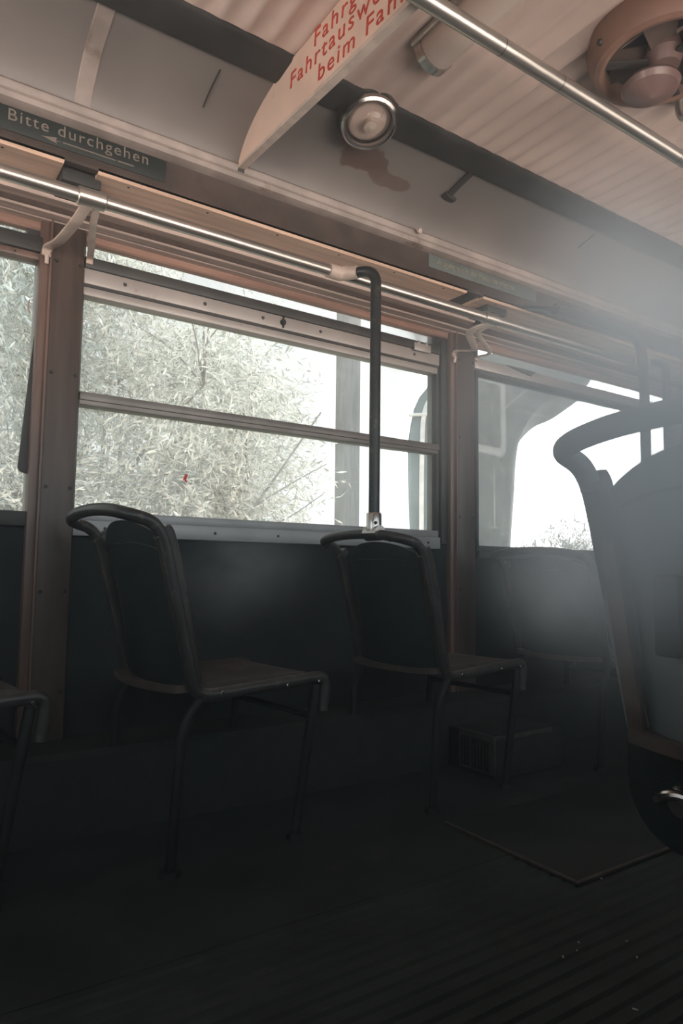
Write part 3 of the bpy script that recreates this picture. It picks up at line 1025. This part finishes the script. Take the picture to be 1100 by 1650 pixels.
s.tube([(2.42, 1.91, 1.972), (2.42, 1.945, 1.975), (2.42, 2.10, 2.035)], 0.012, 10)
s.build('reflected_rail_fixing', M['seat_tube'], bp)

# ------------------------------------------------------------------ ceiling fittings
# long rail under the ceiling
cr = thing('ceiling_handrail', 'thick brushed steel rail running under the ribbed ceiling', 'handrail', (0, 1.108, 0))
s = MB()
s.tube([(XA + .02, 0, 2.10), (XB - .02, 0, 2.10)], 0.0205, 24)
s.build('rail_tube', M['steel'], cr)
for x in (-0.3, 2.62):
    s = MB()
    s.tube([(x, 0, 2.10), (x, 0, 2.352)], 0.012, 12)
    s.tube([(x - .03, 0, 2.10), (x + .03, 0, 2.10)], 0.025, 18)
    s.lathe([(0.035, 2.356), (.035, 2.346), (.014, 2.335)], 20, Matrix.Translation((x, 0, 0)))
    s.build('hanger', M['steel'], cr)
for x in (1.20, 1.42, 1.98):
    s = MB()
    s.tube([(x, 0, 2.10), (x + .0016, 0, 2.10)], 0.0208, 24)
    s.build('joint_line', M['screw'], cr)

# tube lamp across the ceiling
tl = thing('tube_lamp', 'half-round milky tube lamp with steel end band on the ribbed ceiling', 'lamp', (1.272, 0, 2.345))
s = MB()
arc = [(0.062 * math.cos(a), 0.062 * math.sin(a)) for a in [math.pi + math.pi * i / 16 for i in range(17)]]
n = len(arc)
vs = [(a, yy, b * 1.05) for yy in (0.42, 1.435) for a, b in arc]
fs = [(i, i + 1, n + i + 1, n + i) for i in range(n - 1)] + [tuple(range(n)), tuple(range(n, 2 * n))]
s.add(vs, fs)
s.build('cover', M['lamp_cover'], tl)
for yy in (0.41, 1.425):
    s = MB()
    arc2 = [(0.067 * math.cos(a), 0.067 * math.sin(a) * 1.05) for a in [math.pi + math.pi * i / 16 for i in range(17)]]
    vs = [(a, y2, b) for y2 in (yy, yy + .028) for a, b in arc2]
    s.add(vs, fs)
    s.build('end_band', M['chrome'], tl)
s = MB()
s.box(-0.078, -0.064, 0.41, 1.455, -.012, .004, 0.003)
s.build('base_rail', M['steel'], tl)

# round lamp on the ceiling edge
ln_ = Vector((-0.06, -0.36, -0.93)).normalized()
rot = Vector((0, 0, 1)).rotation_difference(ln_).to_matrix().to_4x4()
lp = thing('round_lamp', 'round bulkhead lamp with glass dome and steel ring at the ceiling edge', 'lamp', (1.272, 1.772, 2.325))
lp.rotation_mode = 'QUATERNION'
lp.rotation_quaternion = rot.to_quaternion()
s = MB()
s.lathe([(0.0001, -.012), (.105, -.012), (.108, .0), (.098, .012), (.0001, .012)], 40)
s.build('back_plate', M['backplate'], lp)
s = MB()
s.lathe([(.080, .012), (.094, .012), (.098, .022), (.096, .036), (.088, .042), (.080, .038), (.078, .026)], 44)
s.build('steel_ring', M['chrome'], lp)
s = MB()
s.lathe([(.080, .030)] + [(.080 * math.cos(a), .032 + .058 * math.sin(a)) for a in [math.pi / 2 * i / 12 for i in range(1, 12)]] + [(.0005, .090)], 40)
gd = s.build('glass_dome', M['lamp_glass'], lp)
s = MB()
s.lathe([(.076, .013), (.070, .020), (.0001, .022)], 36)
s.build('reflector', M['ceiling'], lp)
s = MB()
s.lathe([(.0001, .022), (.014, .022), (.014, .036), (.022, .044), (.022, .054), (.0001, .060)], 20)
s.build('bulb', M['lamp_cover'], lp)

# ceiling fan housing at the right
cf = thing('ceiling_ventilator', 'round brown ceiling ventilator with open mouth and oval hub', 'ventilator', (1.80, 1.035, 2.352))
s = MB()
s.lathe([(.215, .004), (.213, -.012), (.204, -.050), (.192, -.074), (.178, -.080), (.165, -.076), (.160, -.060), (.160, .0)], 56)
s.build('housing', M['fan_shell'], cf)
s = MB()
s.lathe([(.160, -.028), (.13, -.010), (.0001, -.006)], 40)
s.build('dark_mouth', M['fan_dark'], cf)
for k in range(4):
    a = k * math.pi / 2 + .5
    s = MB()
    R_ = Matrix.Rotation(a, 4, 'Z')
    vs = []
    for i in range(7):
        r_ = .03 + .12 * i / 6
        wd = .030 + .022 * i / 6
        for sgn in (-1, 1):
            vs.append(R_ @ Vector((r_, sgn * wd, -.040 + sgn * .014)))
    vs2 = [v + Vector((0, 0, .002)) for v in vs]
    fs = [(2 * i, 2 * i + 1, 2 * i + 3, 2 * i + 2) for i in range(6)]
    s.add(vs + vs2, fs + [tuple(j + 14 for j in f) for f in fs])
    s.build('blade', M['fan_blade'], cf)
s = MB()
s.lathe([(.0001, -.012), (.045, -.014), (.055, -.05), (.04, -.085), (.0001, -.09)], 30)
s.build('motor', M['fan_hub'], cf)
s = MB()
s.lathe([(.0001, -.080), (.052, -.092), (.076, -.106), (.082, -.118), (.074, -.134), (.045, -.149), (.0001, -.156)], 40, Matrix.Translation((.0, .045, 0)))
s.build('hub_bowl', M['fan_hub'], cf)
for k in range(3):
    a = 2.45 + k * 2 * math.pi / 3
    s = MB()
    s.tube([(.05 * math.cos(a), .05 * math.sin(a), -.070), (.185 * math.cos(a), .185 * math.sin(a), -.072)], 1.0, 10, flat=(.004, .014))
    s.build('strut', M['fan_dark'], cf)
for a in (2.75, 4.3, .9, 5.6):
    s = MB()
    s.lathe([(.0001, .006), (.008, .006), (.010, -.004)], 12, Matrix.Translation((.206 * math.cos(a), .206 * math.sin(a), -.045)) @ Matrix.Rotation(a, 4, 'Z') @ Matrix.Rotation(math.radians(100), 4, 'Y'))
    s.build('bolt', M['fan_dark'], cf)
cb = thing('coat_hook', 'small metal hook on the ceiling beside the ventilator', 'hook', (2.06, 1.14, 2.346))
s = MB()
s.box(-.035, .045, -.02, .02, -.010, .004, .003)
s.tube(spline([(0, 0, -.008), (0, .0, -.05), (.004, -.01, -.075), (.008, -.03, -.07)], 5), .012, 12)
s.build('hook_body', M['steel'], cb)

# bracket and thin hooks on the cove
def on_cove(x, y, off=0.0):
    return (x, y, cove_z(y) - off)
bk = thing('cove_bracket', 'dark T-shaped bracket on the cove right of the round lamp', 'bracket', (0, 0, 0))
s = MB()
s.tube([on_cove(1.80, yy, .006) for yy in (1.80, 1.84, 1.88, 1.92, 1.945)], 1.0, 10, flat=(.006, .013))
s.build('stem', M['backplate'], bk)
s = MB()
s.tube([on_cove(1.775, 1.945, .006), on_cove(1.80, 1.95, .009), on_cove(1.835, 1.955, .006)], 1.0, 10, flat=(.007, .014))
s.build('foot', M['backplate'], bk)
for x, ya, yb, lab in ((0.775, 1.86, 1.99, 'thin dark wire drip on the cove left of the red-lettered board'),
                       (2.60, 1.84, 1.94, 'thin dark wire on the cove at the hazy right end')):
    s = MB()
    s.tube([on_cove(x, ya + (yb - ya) * i / 5, .003) for i in range(6)], .0022, 8)
    tag(s.build('cove_wire', M['backplate']), lab, 'wire')
s = MB()
s.lathe([(.0001, .012), (.010, .010), (.012, .0)], 14, Matrix.Translation((1.735, 2.052, 2.182)) @ Matrix.Rotation(math.radians(115), 4, 'X'))
tag(s.build('moulding_knob', M['cream_metal']), 'small pale knob on the foot moulding under the dark bracket', 'knob')

# ------------------------------------------------------------------ signs
sg = thing('direction_sign', 'long dark green sign with beige letters and arrow above the left window', 'sign', (0, 2.1035, 0))
s = MB()
s.box(-0.55, 0.697, -.003, .001, 2.058, 2.131, 0.001)
s.build('sign_strip', M['sign_green'], sg)
RX = Matrix.Rotation(math.radians(90), 4, 'X')
text_mesh('lettering', 'Bitte durchgehen', 0.0505, M['sign_text'], sg, Matrix.Translation((0.224, -.0035, 2.090)) @ Matrix.Rotation(math.radians(-.9), 4, 'Y') @ RX, spacing=1.175)
s = MB()
s.prism([(0.318, 2.0745), (0.362, 2.0835), (0.358, 2.0755), (0.375, 2.0745), (0.358, 2.0725), (0.362, 2.0655)], -.0045, -.003)
s.box(0.378, 0.535, -.0045, -.003, 2.0730, 2.0765)
s.box(0.542, 0.592, -.0045, -.003, 2.0735, 2.0775)
s.build('arrow', M['sign_text'], sg, smooth=False)

sg = thing('exit_sign', 'faded blue-green sign with yellowish narrow lettering above the second pillar', 'sign', (0, 2.1035, 0))
s = MB()
s.box(1.83, 2.50, -.003, .001, 2.075, 2.133, 0.001)
s.build('sign_strip', M['sign_blue'], sg)
mt_ = Matrix.Translation((1.875, -.0035, 2.098)) @ Matrix.Diagonal((.82, 1, 1, 1)) @ RX
text_mesh('lettering', 'Ausgang nur in der Mitte des Wagens', 0.037, M['sign_text_faded'], sg, mt_, spacing=1.02)

bd = thing('fare_notice_board', 'cream transverse board with orange-red lettering under the ceiling', 'sign', (0.95, 0, 0))
s = MB()
def low(y):
    return 2.185 - (2.087 - y) * 0.0725
outline = [(0.42, low(0.42)), (2.085, low(2.085))] + [(a, b - .002) for a, b in cove_prof[1:]] + [(1.70, 2.345), (0.62, 2.345), (0.50, 2.32), (0.42, 2.25)]
s.prism(outline, -.007, .007, 'x')
s.build('panel', M['board'], bd, smooth=False)
s = MB()
s.prism([(0.42, low(.42) - .010), (2.085, low(2.085) - .006), (2.085, low(2.085) + .004), (0.42, low(.42) + .006)], -.013, .013, 'x')
s.build('bottom_rail', M['board_edge'], bd, smooth=False)
s = MB()
s.box(-.012, .012, 2.066, 2.096, low(2.085) - .022, low(2.085) - .004, .003)
s.build('foot_clip', M['backplate'], bd)
tilt = math.atan(0.0725 + .02)
BASE = Matrix(((0, 0, -1, 0), (-1, 0, 0, 0), (0, 1, 0, 0), (0, 0, 0, 1)))     # text x -> -Y, text y -> +Z, faces -X
def board_text(body, y, z, size):
    mt_ = Matrix.Translation((-.0078, y, z)) @ Matrix.Rotation(tilt, 4, 'X') @ BASE @ Matrix.Diagonal((1.16, 1, 1, 1))
    return text_mesh('lettering', body, size, M['red_text'], bd, mt_, spacing=1.22)
board_text('Fahrgäste', 1.585, 2.296, 0.071)
board_text('Fahrtausweise', 1.722, 2.252, 0.071)
board_text('beim Fahrer', 1.560, 2.176, 0.071)

# ------------------------------------------------------------------ low things
hb = thing('heater_box', 'dark metal heater box with pale edge under the middle seat', 'heater', (2.0, 2.0, 0))
s = MB()
s.box(0, 0.40, -.09, .17, 0.0, 0.16, 0.008)
s.build('casing', M['box'], hb)
s = MB()
s.box(-.004, 0.33, -.096, -.088, 0.148, 0.168, 0.002)
s.box(-.008, .004, -.096, .10, 0.02, 0.168, 0.003)
s.build('edge_flange', M['floor_edge'], hb)
s = MB()
for i in range(9):
    s.box(-.014, -.006, -.07 + i * .018, -.062 + i * .018, .03, .145)
s.build('vent_fins', M['box'], hb)
hh = thing('floor_hatch', 'dark floor hatch with worn edging beside the ribbed aisle', 'hatch', (1.53, 1.175, 0))
s = MB()
s.box(0.012, 0.85, 0.012, 0.50, 0, 0.006, .002)
s.build('lid', M['floor'], hh)
s = MB()
s.box(0, 0.86, 0, 0.012, 0, 0.008, .002)
s.box(0, 0.012, 0.012, 0.51, 0, 0.008, .002)
s.build('edging', M['floor_edge'], hh)
rng = random.Random(4)
# crumbs on the floor, placed where the aisle shows them
CR = [(1.275, 0.985), (1.305, 1.003), (1.23, 0.985), (1.40, 0.95), (1.86, 1.25), (1.62, 1.17), (1.20, 0.80), (1.62, 0.80), (1.66, 0.80), (1.50, 0.69), (1.58, 0.73), (1.40, 0.62), (1.52, 0.62), (1.55, 0.78), (1.36, 0.90), (0.98, 0.85)]
for k, (x, y) in enumerate(CR):
    s = MB()
    a, b, h = rng.uniform(.002, .006), rng.uniform(.0015, .003), rng.uniform(.001, .002)
    ang = rng.uniform(0, 3)
    pts = [(x + a * math.cos(q) * math.cos(ang) - b * math.sin(q) * math.sin(ang), y + a * math.cos(q) * math.sin(ang) + b * math.sin(q) * math.cos(ang)) for q in [i * math.pi / 3 for i in range(6)]]
    s.prism(pts, 0.0, h, 'z')
    tag(s.build('crumb', M['crumb'], smooth=False), 'pale crumb of litter lying on the ribbed floor', 'crumb', 'crumbs on the ribbed floor')
s = MB()
s.prism([(0.905, 1.124), (0.915, 1.150), (0.925, 1.150), (0.918, 1.132), (0.922, 1.122), (0.914, 1.122), (0.912, 1.130)], 2.412, 2.416)
tag(s.build('red_sticker', M['red_tag'], smooth=False), 'tiny red sticker on the lower pane of the middle window', 'sticker')

# ------------------------------------------------------------------ yard outside
g = MB()
nx, ny = 60, 40
vs, fs = [], []
for i in range(nx + 1):
    for j in range(ny + 1):
        x = -14 + 50 * i / nx
        y = 2.6 + 40 * j / ny
        h = -1.0 + 0.04 * max(0, y - 5) + .12 * math.sin(x * .9) * math.sin(y * .7)
        if x > 7:
            h += min(1.6, (x - 7) * .12) * min(1, max(0, (y - 4) / 5))
        vs.append((x, y, h))
for i in range(nx):
    for j in range(ny):
        a = i * (ny + 1) + j
        fs.append((a, a + 1, a + ny + 2, a + ny + 1))
g.add(vs, fs)
struct(g.build('ground', M['ground']))
def ground_z(x, y):
    h = -1.0 + 0.04 * max(0, y - 5) + .12 * math.sin(x * .9) * math.sin(y * .7)
    if x > 7:
        h += min(1.6, (x - 7) * .12) * min(1, max(0, (y - 4) / 5))
    return h

def leaf_cloud(name, centers, n, length, width, mat, parent, seed, droop=.6):
    """many slender leaves hung along drooping twigs; one mesh"""
    r = np.random.default_rng(seed)
    C = np.array([c[:3] for c in centers], float)
    S = np.array([c[3] for c in centers], float)
    wts = S ** 2.2
    wts /= wts.sum()
    nt_ = n // 14
    ci = r.choice(len(C), nt_, p=wts)
    u = r.normal(size=(nt_, 3))
    u /= np.linalg.norm(u, axis=1)[:, None]
    rad = r.random(nt_) ** .45
    base = C[ci] + u * (S[ci] * rad)[:, None] * np.array([1, .8, .9])
    tdir = u * .8 + r.normal(size=(nt_, 3)) * .5 + np.array([0, 0, -droop])
    tdir /= np.linalg.norm(tdir, axis=1)[:, None]
    k = np.tile(np.arange(14), nt_)
    bi = np.repeat(np.arange(nt_), 14)
    pos = base[bi] + tdir[bi] * (k * .032)[:, None]
    side_ = r.normal(size=(len(bi), 3))
    d = tdir[bi] * .75 + side_ * .55
    d /= np.linalg.norm(d, axis=1)[:, None]
    wv = np.cross(d, r.normal(size=(len(bi), 3)))
    wv /= np.linalg.norm(wv, axis=1)[:, None]
    L = length * (.6 + .8 * r.random(len(bi)))[:, None]
    Wd = width * (.6 + .8 * r.random(len(bi)))[:, None]
    p0 = pos
    p1 = pos + d * L * .45 + wv * Wd
    p2 = pos + d * L
    p3 = pos + d * L * .45 - wv * Wd
    V = np.stack([p0, p1, p2, p3], 1).reshape(-1, 3)
    me = bpy.data.meshes.new(name)
    nF = len(bi)
    me.vertices.add(len(V))
    me.vertices.foreach_set('co', V.ravel())
    me.loops.add(nF * 4)
    me.loops.foreach_set('vertex_index', np.arange(nF * 4))
    me.polygons.add(nF)
    me.polygons.foreach_set('loop_start', np.arange(nF) * 4)
    me.polygons.foreach_set('loop_total', np.full(nF, 4))
    me.update(calc_edges=True)
    me.materials.append(mat)
    o = bpy.data.objects.new(name, me)
    COL.objects.link(o)
    o.parent = parent
    return o

def tree(label, x, y, trunk_h, crowns, n, leafmat, seed, leaf=(.075, .0075)):
    gz = ground_z(x, y)
    t = thing('willow_tree', label, 'tree', (x, y, gz), 'trees beyond the windows')
    r = random.Random(seed)
    s = MB()
    top = Vector((r.uniform(-.2, .2), r.uniform(-.2, .2), trunk_h))
    s.tube(spline([(0, 0, -.1), (.04, .03, trunk_h * .5), top], 6), [.13 - .05 * i / 12 for i in range(13)], 10)
    s.build('trunk', M['bark'], t)
    s = MB()
    for (cx, cy, cz, cr_) in crowns:
        c = Vector((cx - x, cy - y, cz - gz))
        mid = (top + c) / 2 + Vector((r.uniform(-.2, .2), r.uniform(-.2, .2), .15))
        s.tube(spline([top - Vector((0, 0, .2)), mid, c], 5), [.026 - .020 * i / 10 for i in range(11)], 7)
        for q in range(7):
            dv = Vector((r.gauss(0, 1), r.gauss(0, 1), r.gauss(.1, .7))).normalized() * cr_ * r.uniform(.7, 1.1)
            s.tube(spline([c, c + dv * .5 + Vector((0, 0, .06)), c + dv], 4), [.009 - .006 * i / 8 for i in range(9)], 5)
    s.build('branches', M['bark'], t)
    cl = [(c[0] - x, c[1] - y, c[2] - gz, c[3]) for c in crowns]
    leaf_cloud('foliage', cl, n, leaf[0], leaf[1], leafmat, t, seed)
    return t
rr = random.Random(11)
def crowns(x0, x1, y0, y1, z0, z1, k, r0=.45, r1=.8):
    return [(rr.uniform(x0, x1), rr.uniform(y0, y1), rr.uniform(z0, z1), rr.uniform(r0, r1)) for _ in range(k)]
tree('grey-green willow filling the left window', -0.2, 6.3, 1.9, crowns(-1.3, 0.75, 4.5, 5.7, 0.5, 3.2, 15), 52000, M['leaf_blue'], 1)
tree('dense pale willow behind the left half of the middle window', 1.5, 6.7, 1.8, crowns(0.6, 2.35, 4.7, 6.0, 0.6, 3.5, 20), 70000, M['leaf'], 2)
tree('thinner willow with bright gaps beside the timber post', 2.95, 7.2, 1.7, crowns(2.1, 2.95, 5.2, 6.4, 0.6, 3.1, 11, .4, .62), 30000, M['leaf'], 3)
# slanting bare branches that cross in front of the thin willow
s = MB()
s.tube(spline([(2.15, 4.9, 0.9), (2.55, 4.9, 1.45), (3.05, 4.9, 2.15)], 6), [.016 - .010 * i / 12 for i in range(13)], 7)
s.tube(spline([(2.45, 4.95, 1.30), (2.85, 4.95, 1.55), (3.15, 4.95, 1.72)], 6), [.008 - .004 * i / 12 for i in range(13)], 6)
s.tube(spline([(2.30, 4.92, 1.10), (2.70, 4.92, 1.20), (3.1, 4.92, 1.45)], 6), [.008 - .004 * i / 12 for i in range(13)], 6)
s.tube([(2.15, 4.9, 0.92), (1.9, 5.0, 0.3), (1.85, 5.05, ground_z(1.85, 5.05) - .05)], [.016, .022, .028], 7)
tag(s.build('bare_sapling', M['bark']), 'bare leaning sapling crossing in front of the pale willow', 'sapling')
s = MB()
s.tube([(4.085, 6.0, ground_z(4.085, 6) - .1), (4.075, 6.0, 5.6)], 0.132, 18)
tag(s.build('timber_post', M['post']), 'dark round timber post standing outside right of the willows', 'post')

def tuft(label, x, y, cr_, n, seed, mat, group='pale bushes in the bright yard', cz=.2):
    gz = ground_z(x, y)
    t = thing('dry_bush', label, 'bush', (x, y, gz), group)
    r = random.Random(seed)
    s = MB()
    for q in range(9):
        a = r.uniform(0, 6.28)
        s.tube(spline([(0, 0, -.05), (.3 * cr_ * math.cos(a), .3 * cr_ * math.sin(a), cz + .3), (.8 * cr_ * math.cos(a), .8 * cr_ * math.sin(a), cz + cr_ * r.uniform(.4, 1))], 4), [.014 - .011 * i / 8 for i in range(9)], 5)
    s.build('stems', M['bark'], t)
    leaf_cloud('foliage', [(r.uniform(-.4, .4) * cr_, r.uniform(-.4, .4) * cr_, cz + cr_ * r.uniform(.1, .9), cr_ * .65) for _ in range(6)], n, .07, .007, mat, t, seed + 50, .1)
    return t
tuft('pale dry bush between timber post and parked vehicle', 5.75, 7.7, .8, 5000, 21, M['grass'], cz=.75)
tuft('leafy low bush at the foot of the parked vehicle', 4.80, 6.35, .55, 3500, 22, M['grass'], cz=.9)
tuft('wide pale bush under the bright glow', 7.9, 6.2, .95, 7000, 23, M['grass'], cz=1.15)
tuft('pale bush right of the bright glow', 9.9, 6.6, 1.0, 6000, 24, M['grass'], cz=1.0)
tuft('small pale bush in front of the bright glow', 6.35, 5.5, .65, 4500, 25, M['grass'], cz=1.15)
# parked vehicle seen through the second and third windows
pv = thing('parked_vehicle', 'old dull grey vehicle cab with pale trim parked outside, behind the second pillar', 'vehicle', (4.423, 4.6, 0), rz=math.radians(-43.88))
gz = ground_z(5.0, 5.2)
body = [(-.45, gz + .45), (-.487, 1.163), (-.506, 1.618), (-.513, 1.973), (-.491, 2.151), (-.456, 2.329), (-.404, 2.447), (-.316, 2.552), (-.241, 2.633), (-.113, 2.736), (.118, 2.816), (.598, 2.883), (1.201, 2.86),
        ] + [(p.x, p.z) for p in spline([(1.197, 0, 2.624), (.95, 0, 2.449), (.758, 0, 2.362), (.619, 0, 2.227), (.523, 0, 2.039), (.482, 0, 1.809), (.462, 0, 1.494), (.425, 0, 1.029)], 5)] + [(.40, gz + .45)]
s = MB()
s.prism(body, 0.0, 1.1)
s.build('cab_body', M['vehicle'], pv, angle=25)
s = MB()
s.tube(spline([(-.36, -.012, gz + .5), (-.378, -.012, 1.175), (-.373, -.012, 1.97), (-.357, -.012, 2.266), (-.304, -.012, 2.414), (-.229, -.012, 2.531), (-.10, -.012, 2.63)], 8), 1.0, 10, flat=(.012, .022))
s.build('corner_trim', M['vehicle_trim'], pv)
s = MB()
s.box(-.50, -.30, -.03, .0, 2.26, 2.29, .006)
s.build('mirror_arm', M['vehicle_trim'], pv)
s = MB()
s.prism([(-.12, 1.95), (-.12, 2.69), (.10, 2.66), (.355, 2.597), (.390, 2.56), (.397, 1.91), (.362, 1.855), (.097, 1.930)], -.02, .0)
wfr = s.build('window_frame', M['vehicle_trim'], pv, smooth=False)
s = MB()
s.prism([(-.08, 2.03), (-.08, 2.62), (.099, 2.596), (.315, 2.535), (.348, 2.498), (.350, 1.979), (.327, 1.939), (.097, 1.996)], -.026, -.02)
s.build('glass', M['vehicle_glass'], wfr, smooth=False)
s = MB()
s.box(.282, .292, -.012, .0, 1.21, 1.754)
s.box(.25, .317, -.014, .0, 1.203, 1.215)
s.build('door_handle_bar', M['vehicle_trim'], pv)
s = MB()
s.tube(spline([(.38, -.012, 2.304), (.51, -.012, 2.417), (.65, -.012, 2.517), (.761, -.012, 2.571)], 6), .007, 8)
s.build('roof_seam', M['vehicle_trim'], pv)
for x in (-.3, .25):
    s = MB()
    s.lathe([(.10, .10), (.30, .09), (.36, .05), (.36, -.05), (.30, -.09), (.10, -.10)], 28, Matrix.Translation((x, .55, gz + .36)) @ Matrix.Rotation(math.radians(90), 4, 'Y'))
    s.build('wheel', M['dark_strip'], pv)

# ------------------------------------------------------------------ haze
def puff(label, c, r, density, **k):
    bm = bmesh.new()
    bmesh.ops.create_icosphere(bm, subdivisions=3, radius=1.0)
    me = bpy.data.meshes.new('smoke_haze')
    bm.to_mesh(me)
    bm.free()
    me.materials.append(smoke_material('smoke', density, **k))
    o = bpy.data.objects.new('smoke_haze', me)
    COL.objects.link(o)
    o.location = c
    o.scale = r
    return tag(o, label, 'smoke', kind='stuff')
s = MB()
s.box(XA + .01, XB - .01, -0.09, 2.398, 0.01, 2.33)
tag(s.build('air_haze', air_material('hazy_air', AIR_DENSITY), smooth=False), 'thin bluish haze filling the whole car', 'haze', kind='stuff')
puff('pale smoke added as a veil in front of the nearest seat back', (0.62, 0.39, 0.95), (.27, .22, .36), 10.0, lo=0.0, g=-0.3)  # veil of the glass, made as an added smoke volume
puff('pale smoke puff in front of the seat under the right-hand window', (1.45, 1.16, 0.77), (.30, .24, .26), 3.4, lo=0.1)
puff('faint smoke puff between the first and the middle seat', (0.80, 1.66, 0.79), (.30, .22, .24), 2.4)
puff('bright smoke under the ceiling at the right end', (1.75, 1.05, 1.48), (.80, .45, .50), 0.58, lo=0.0, g=0.1)
puff('smoke veil in front of the second pillar', (1.45, 1.5, 1.30), (.40, .30, .50), 1.0, lo=0.0, g=0.1)
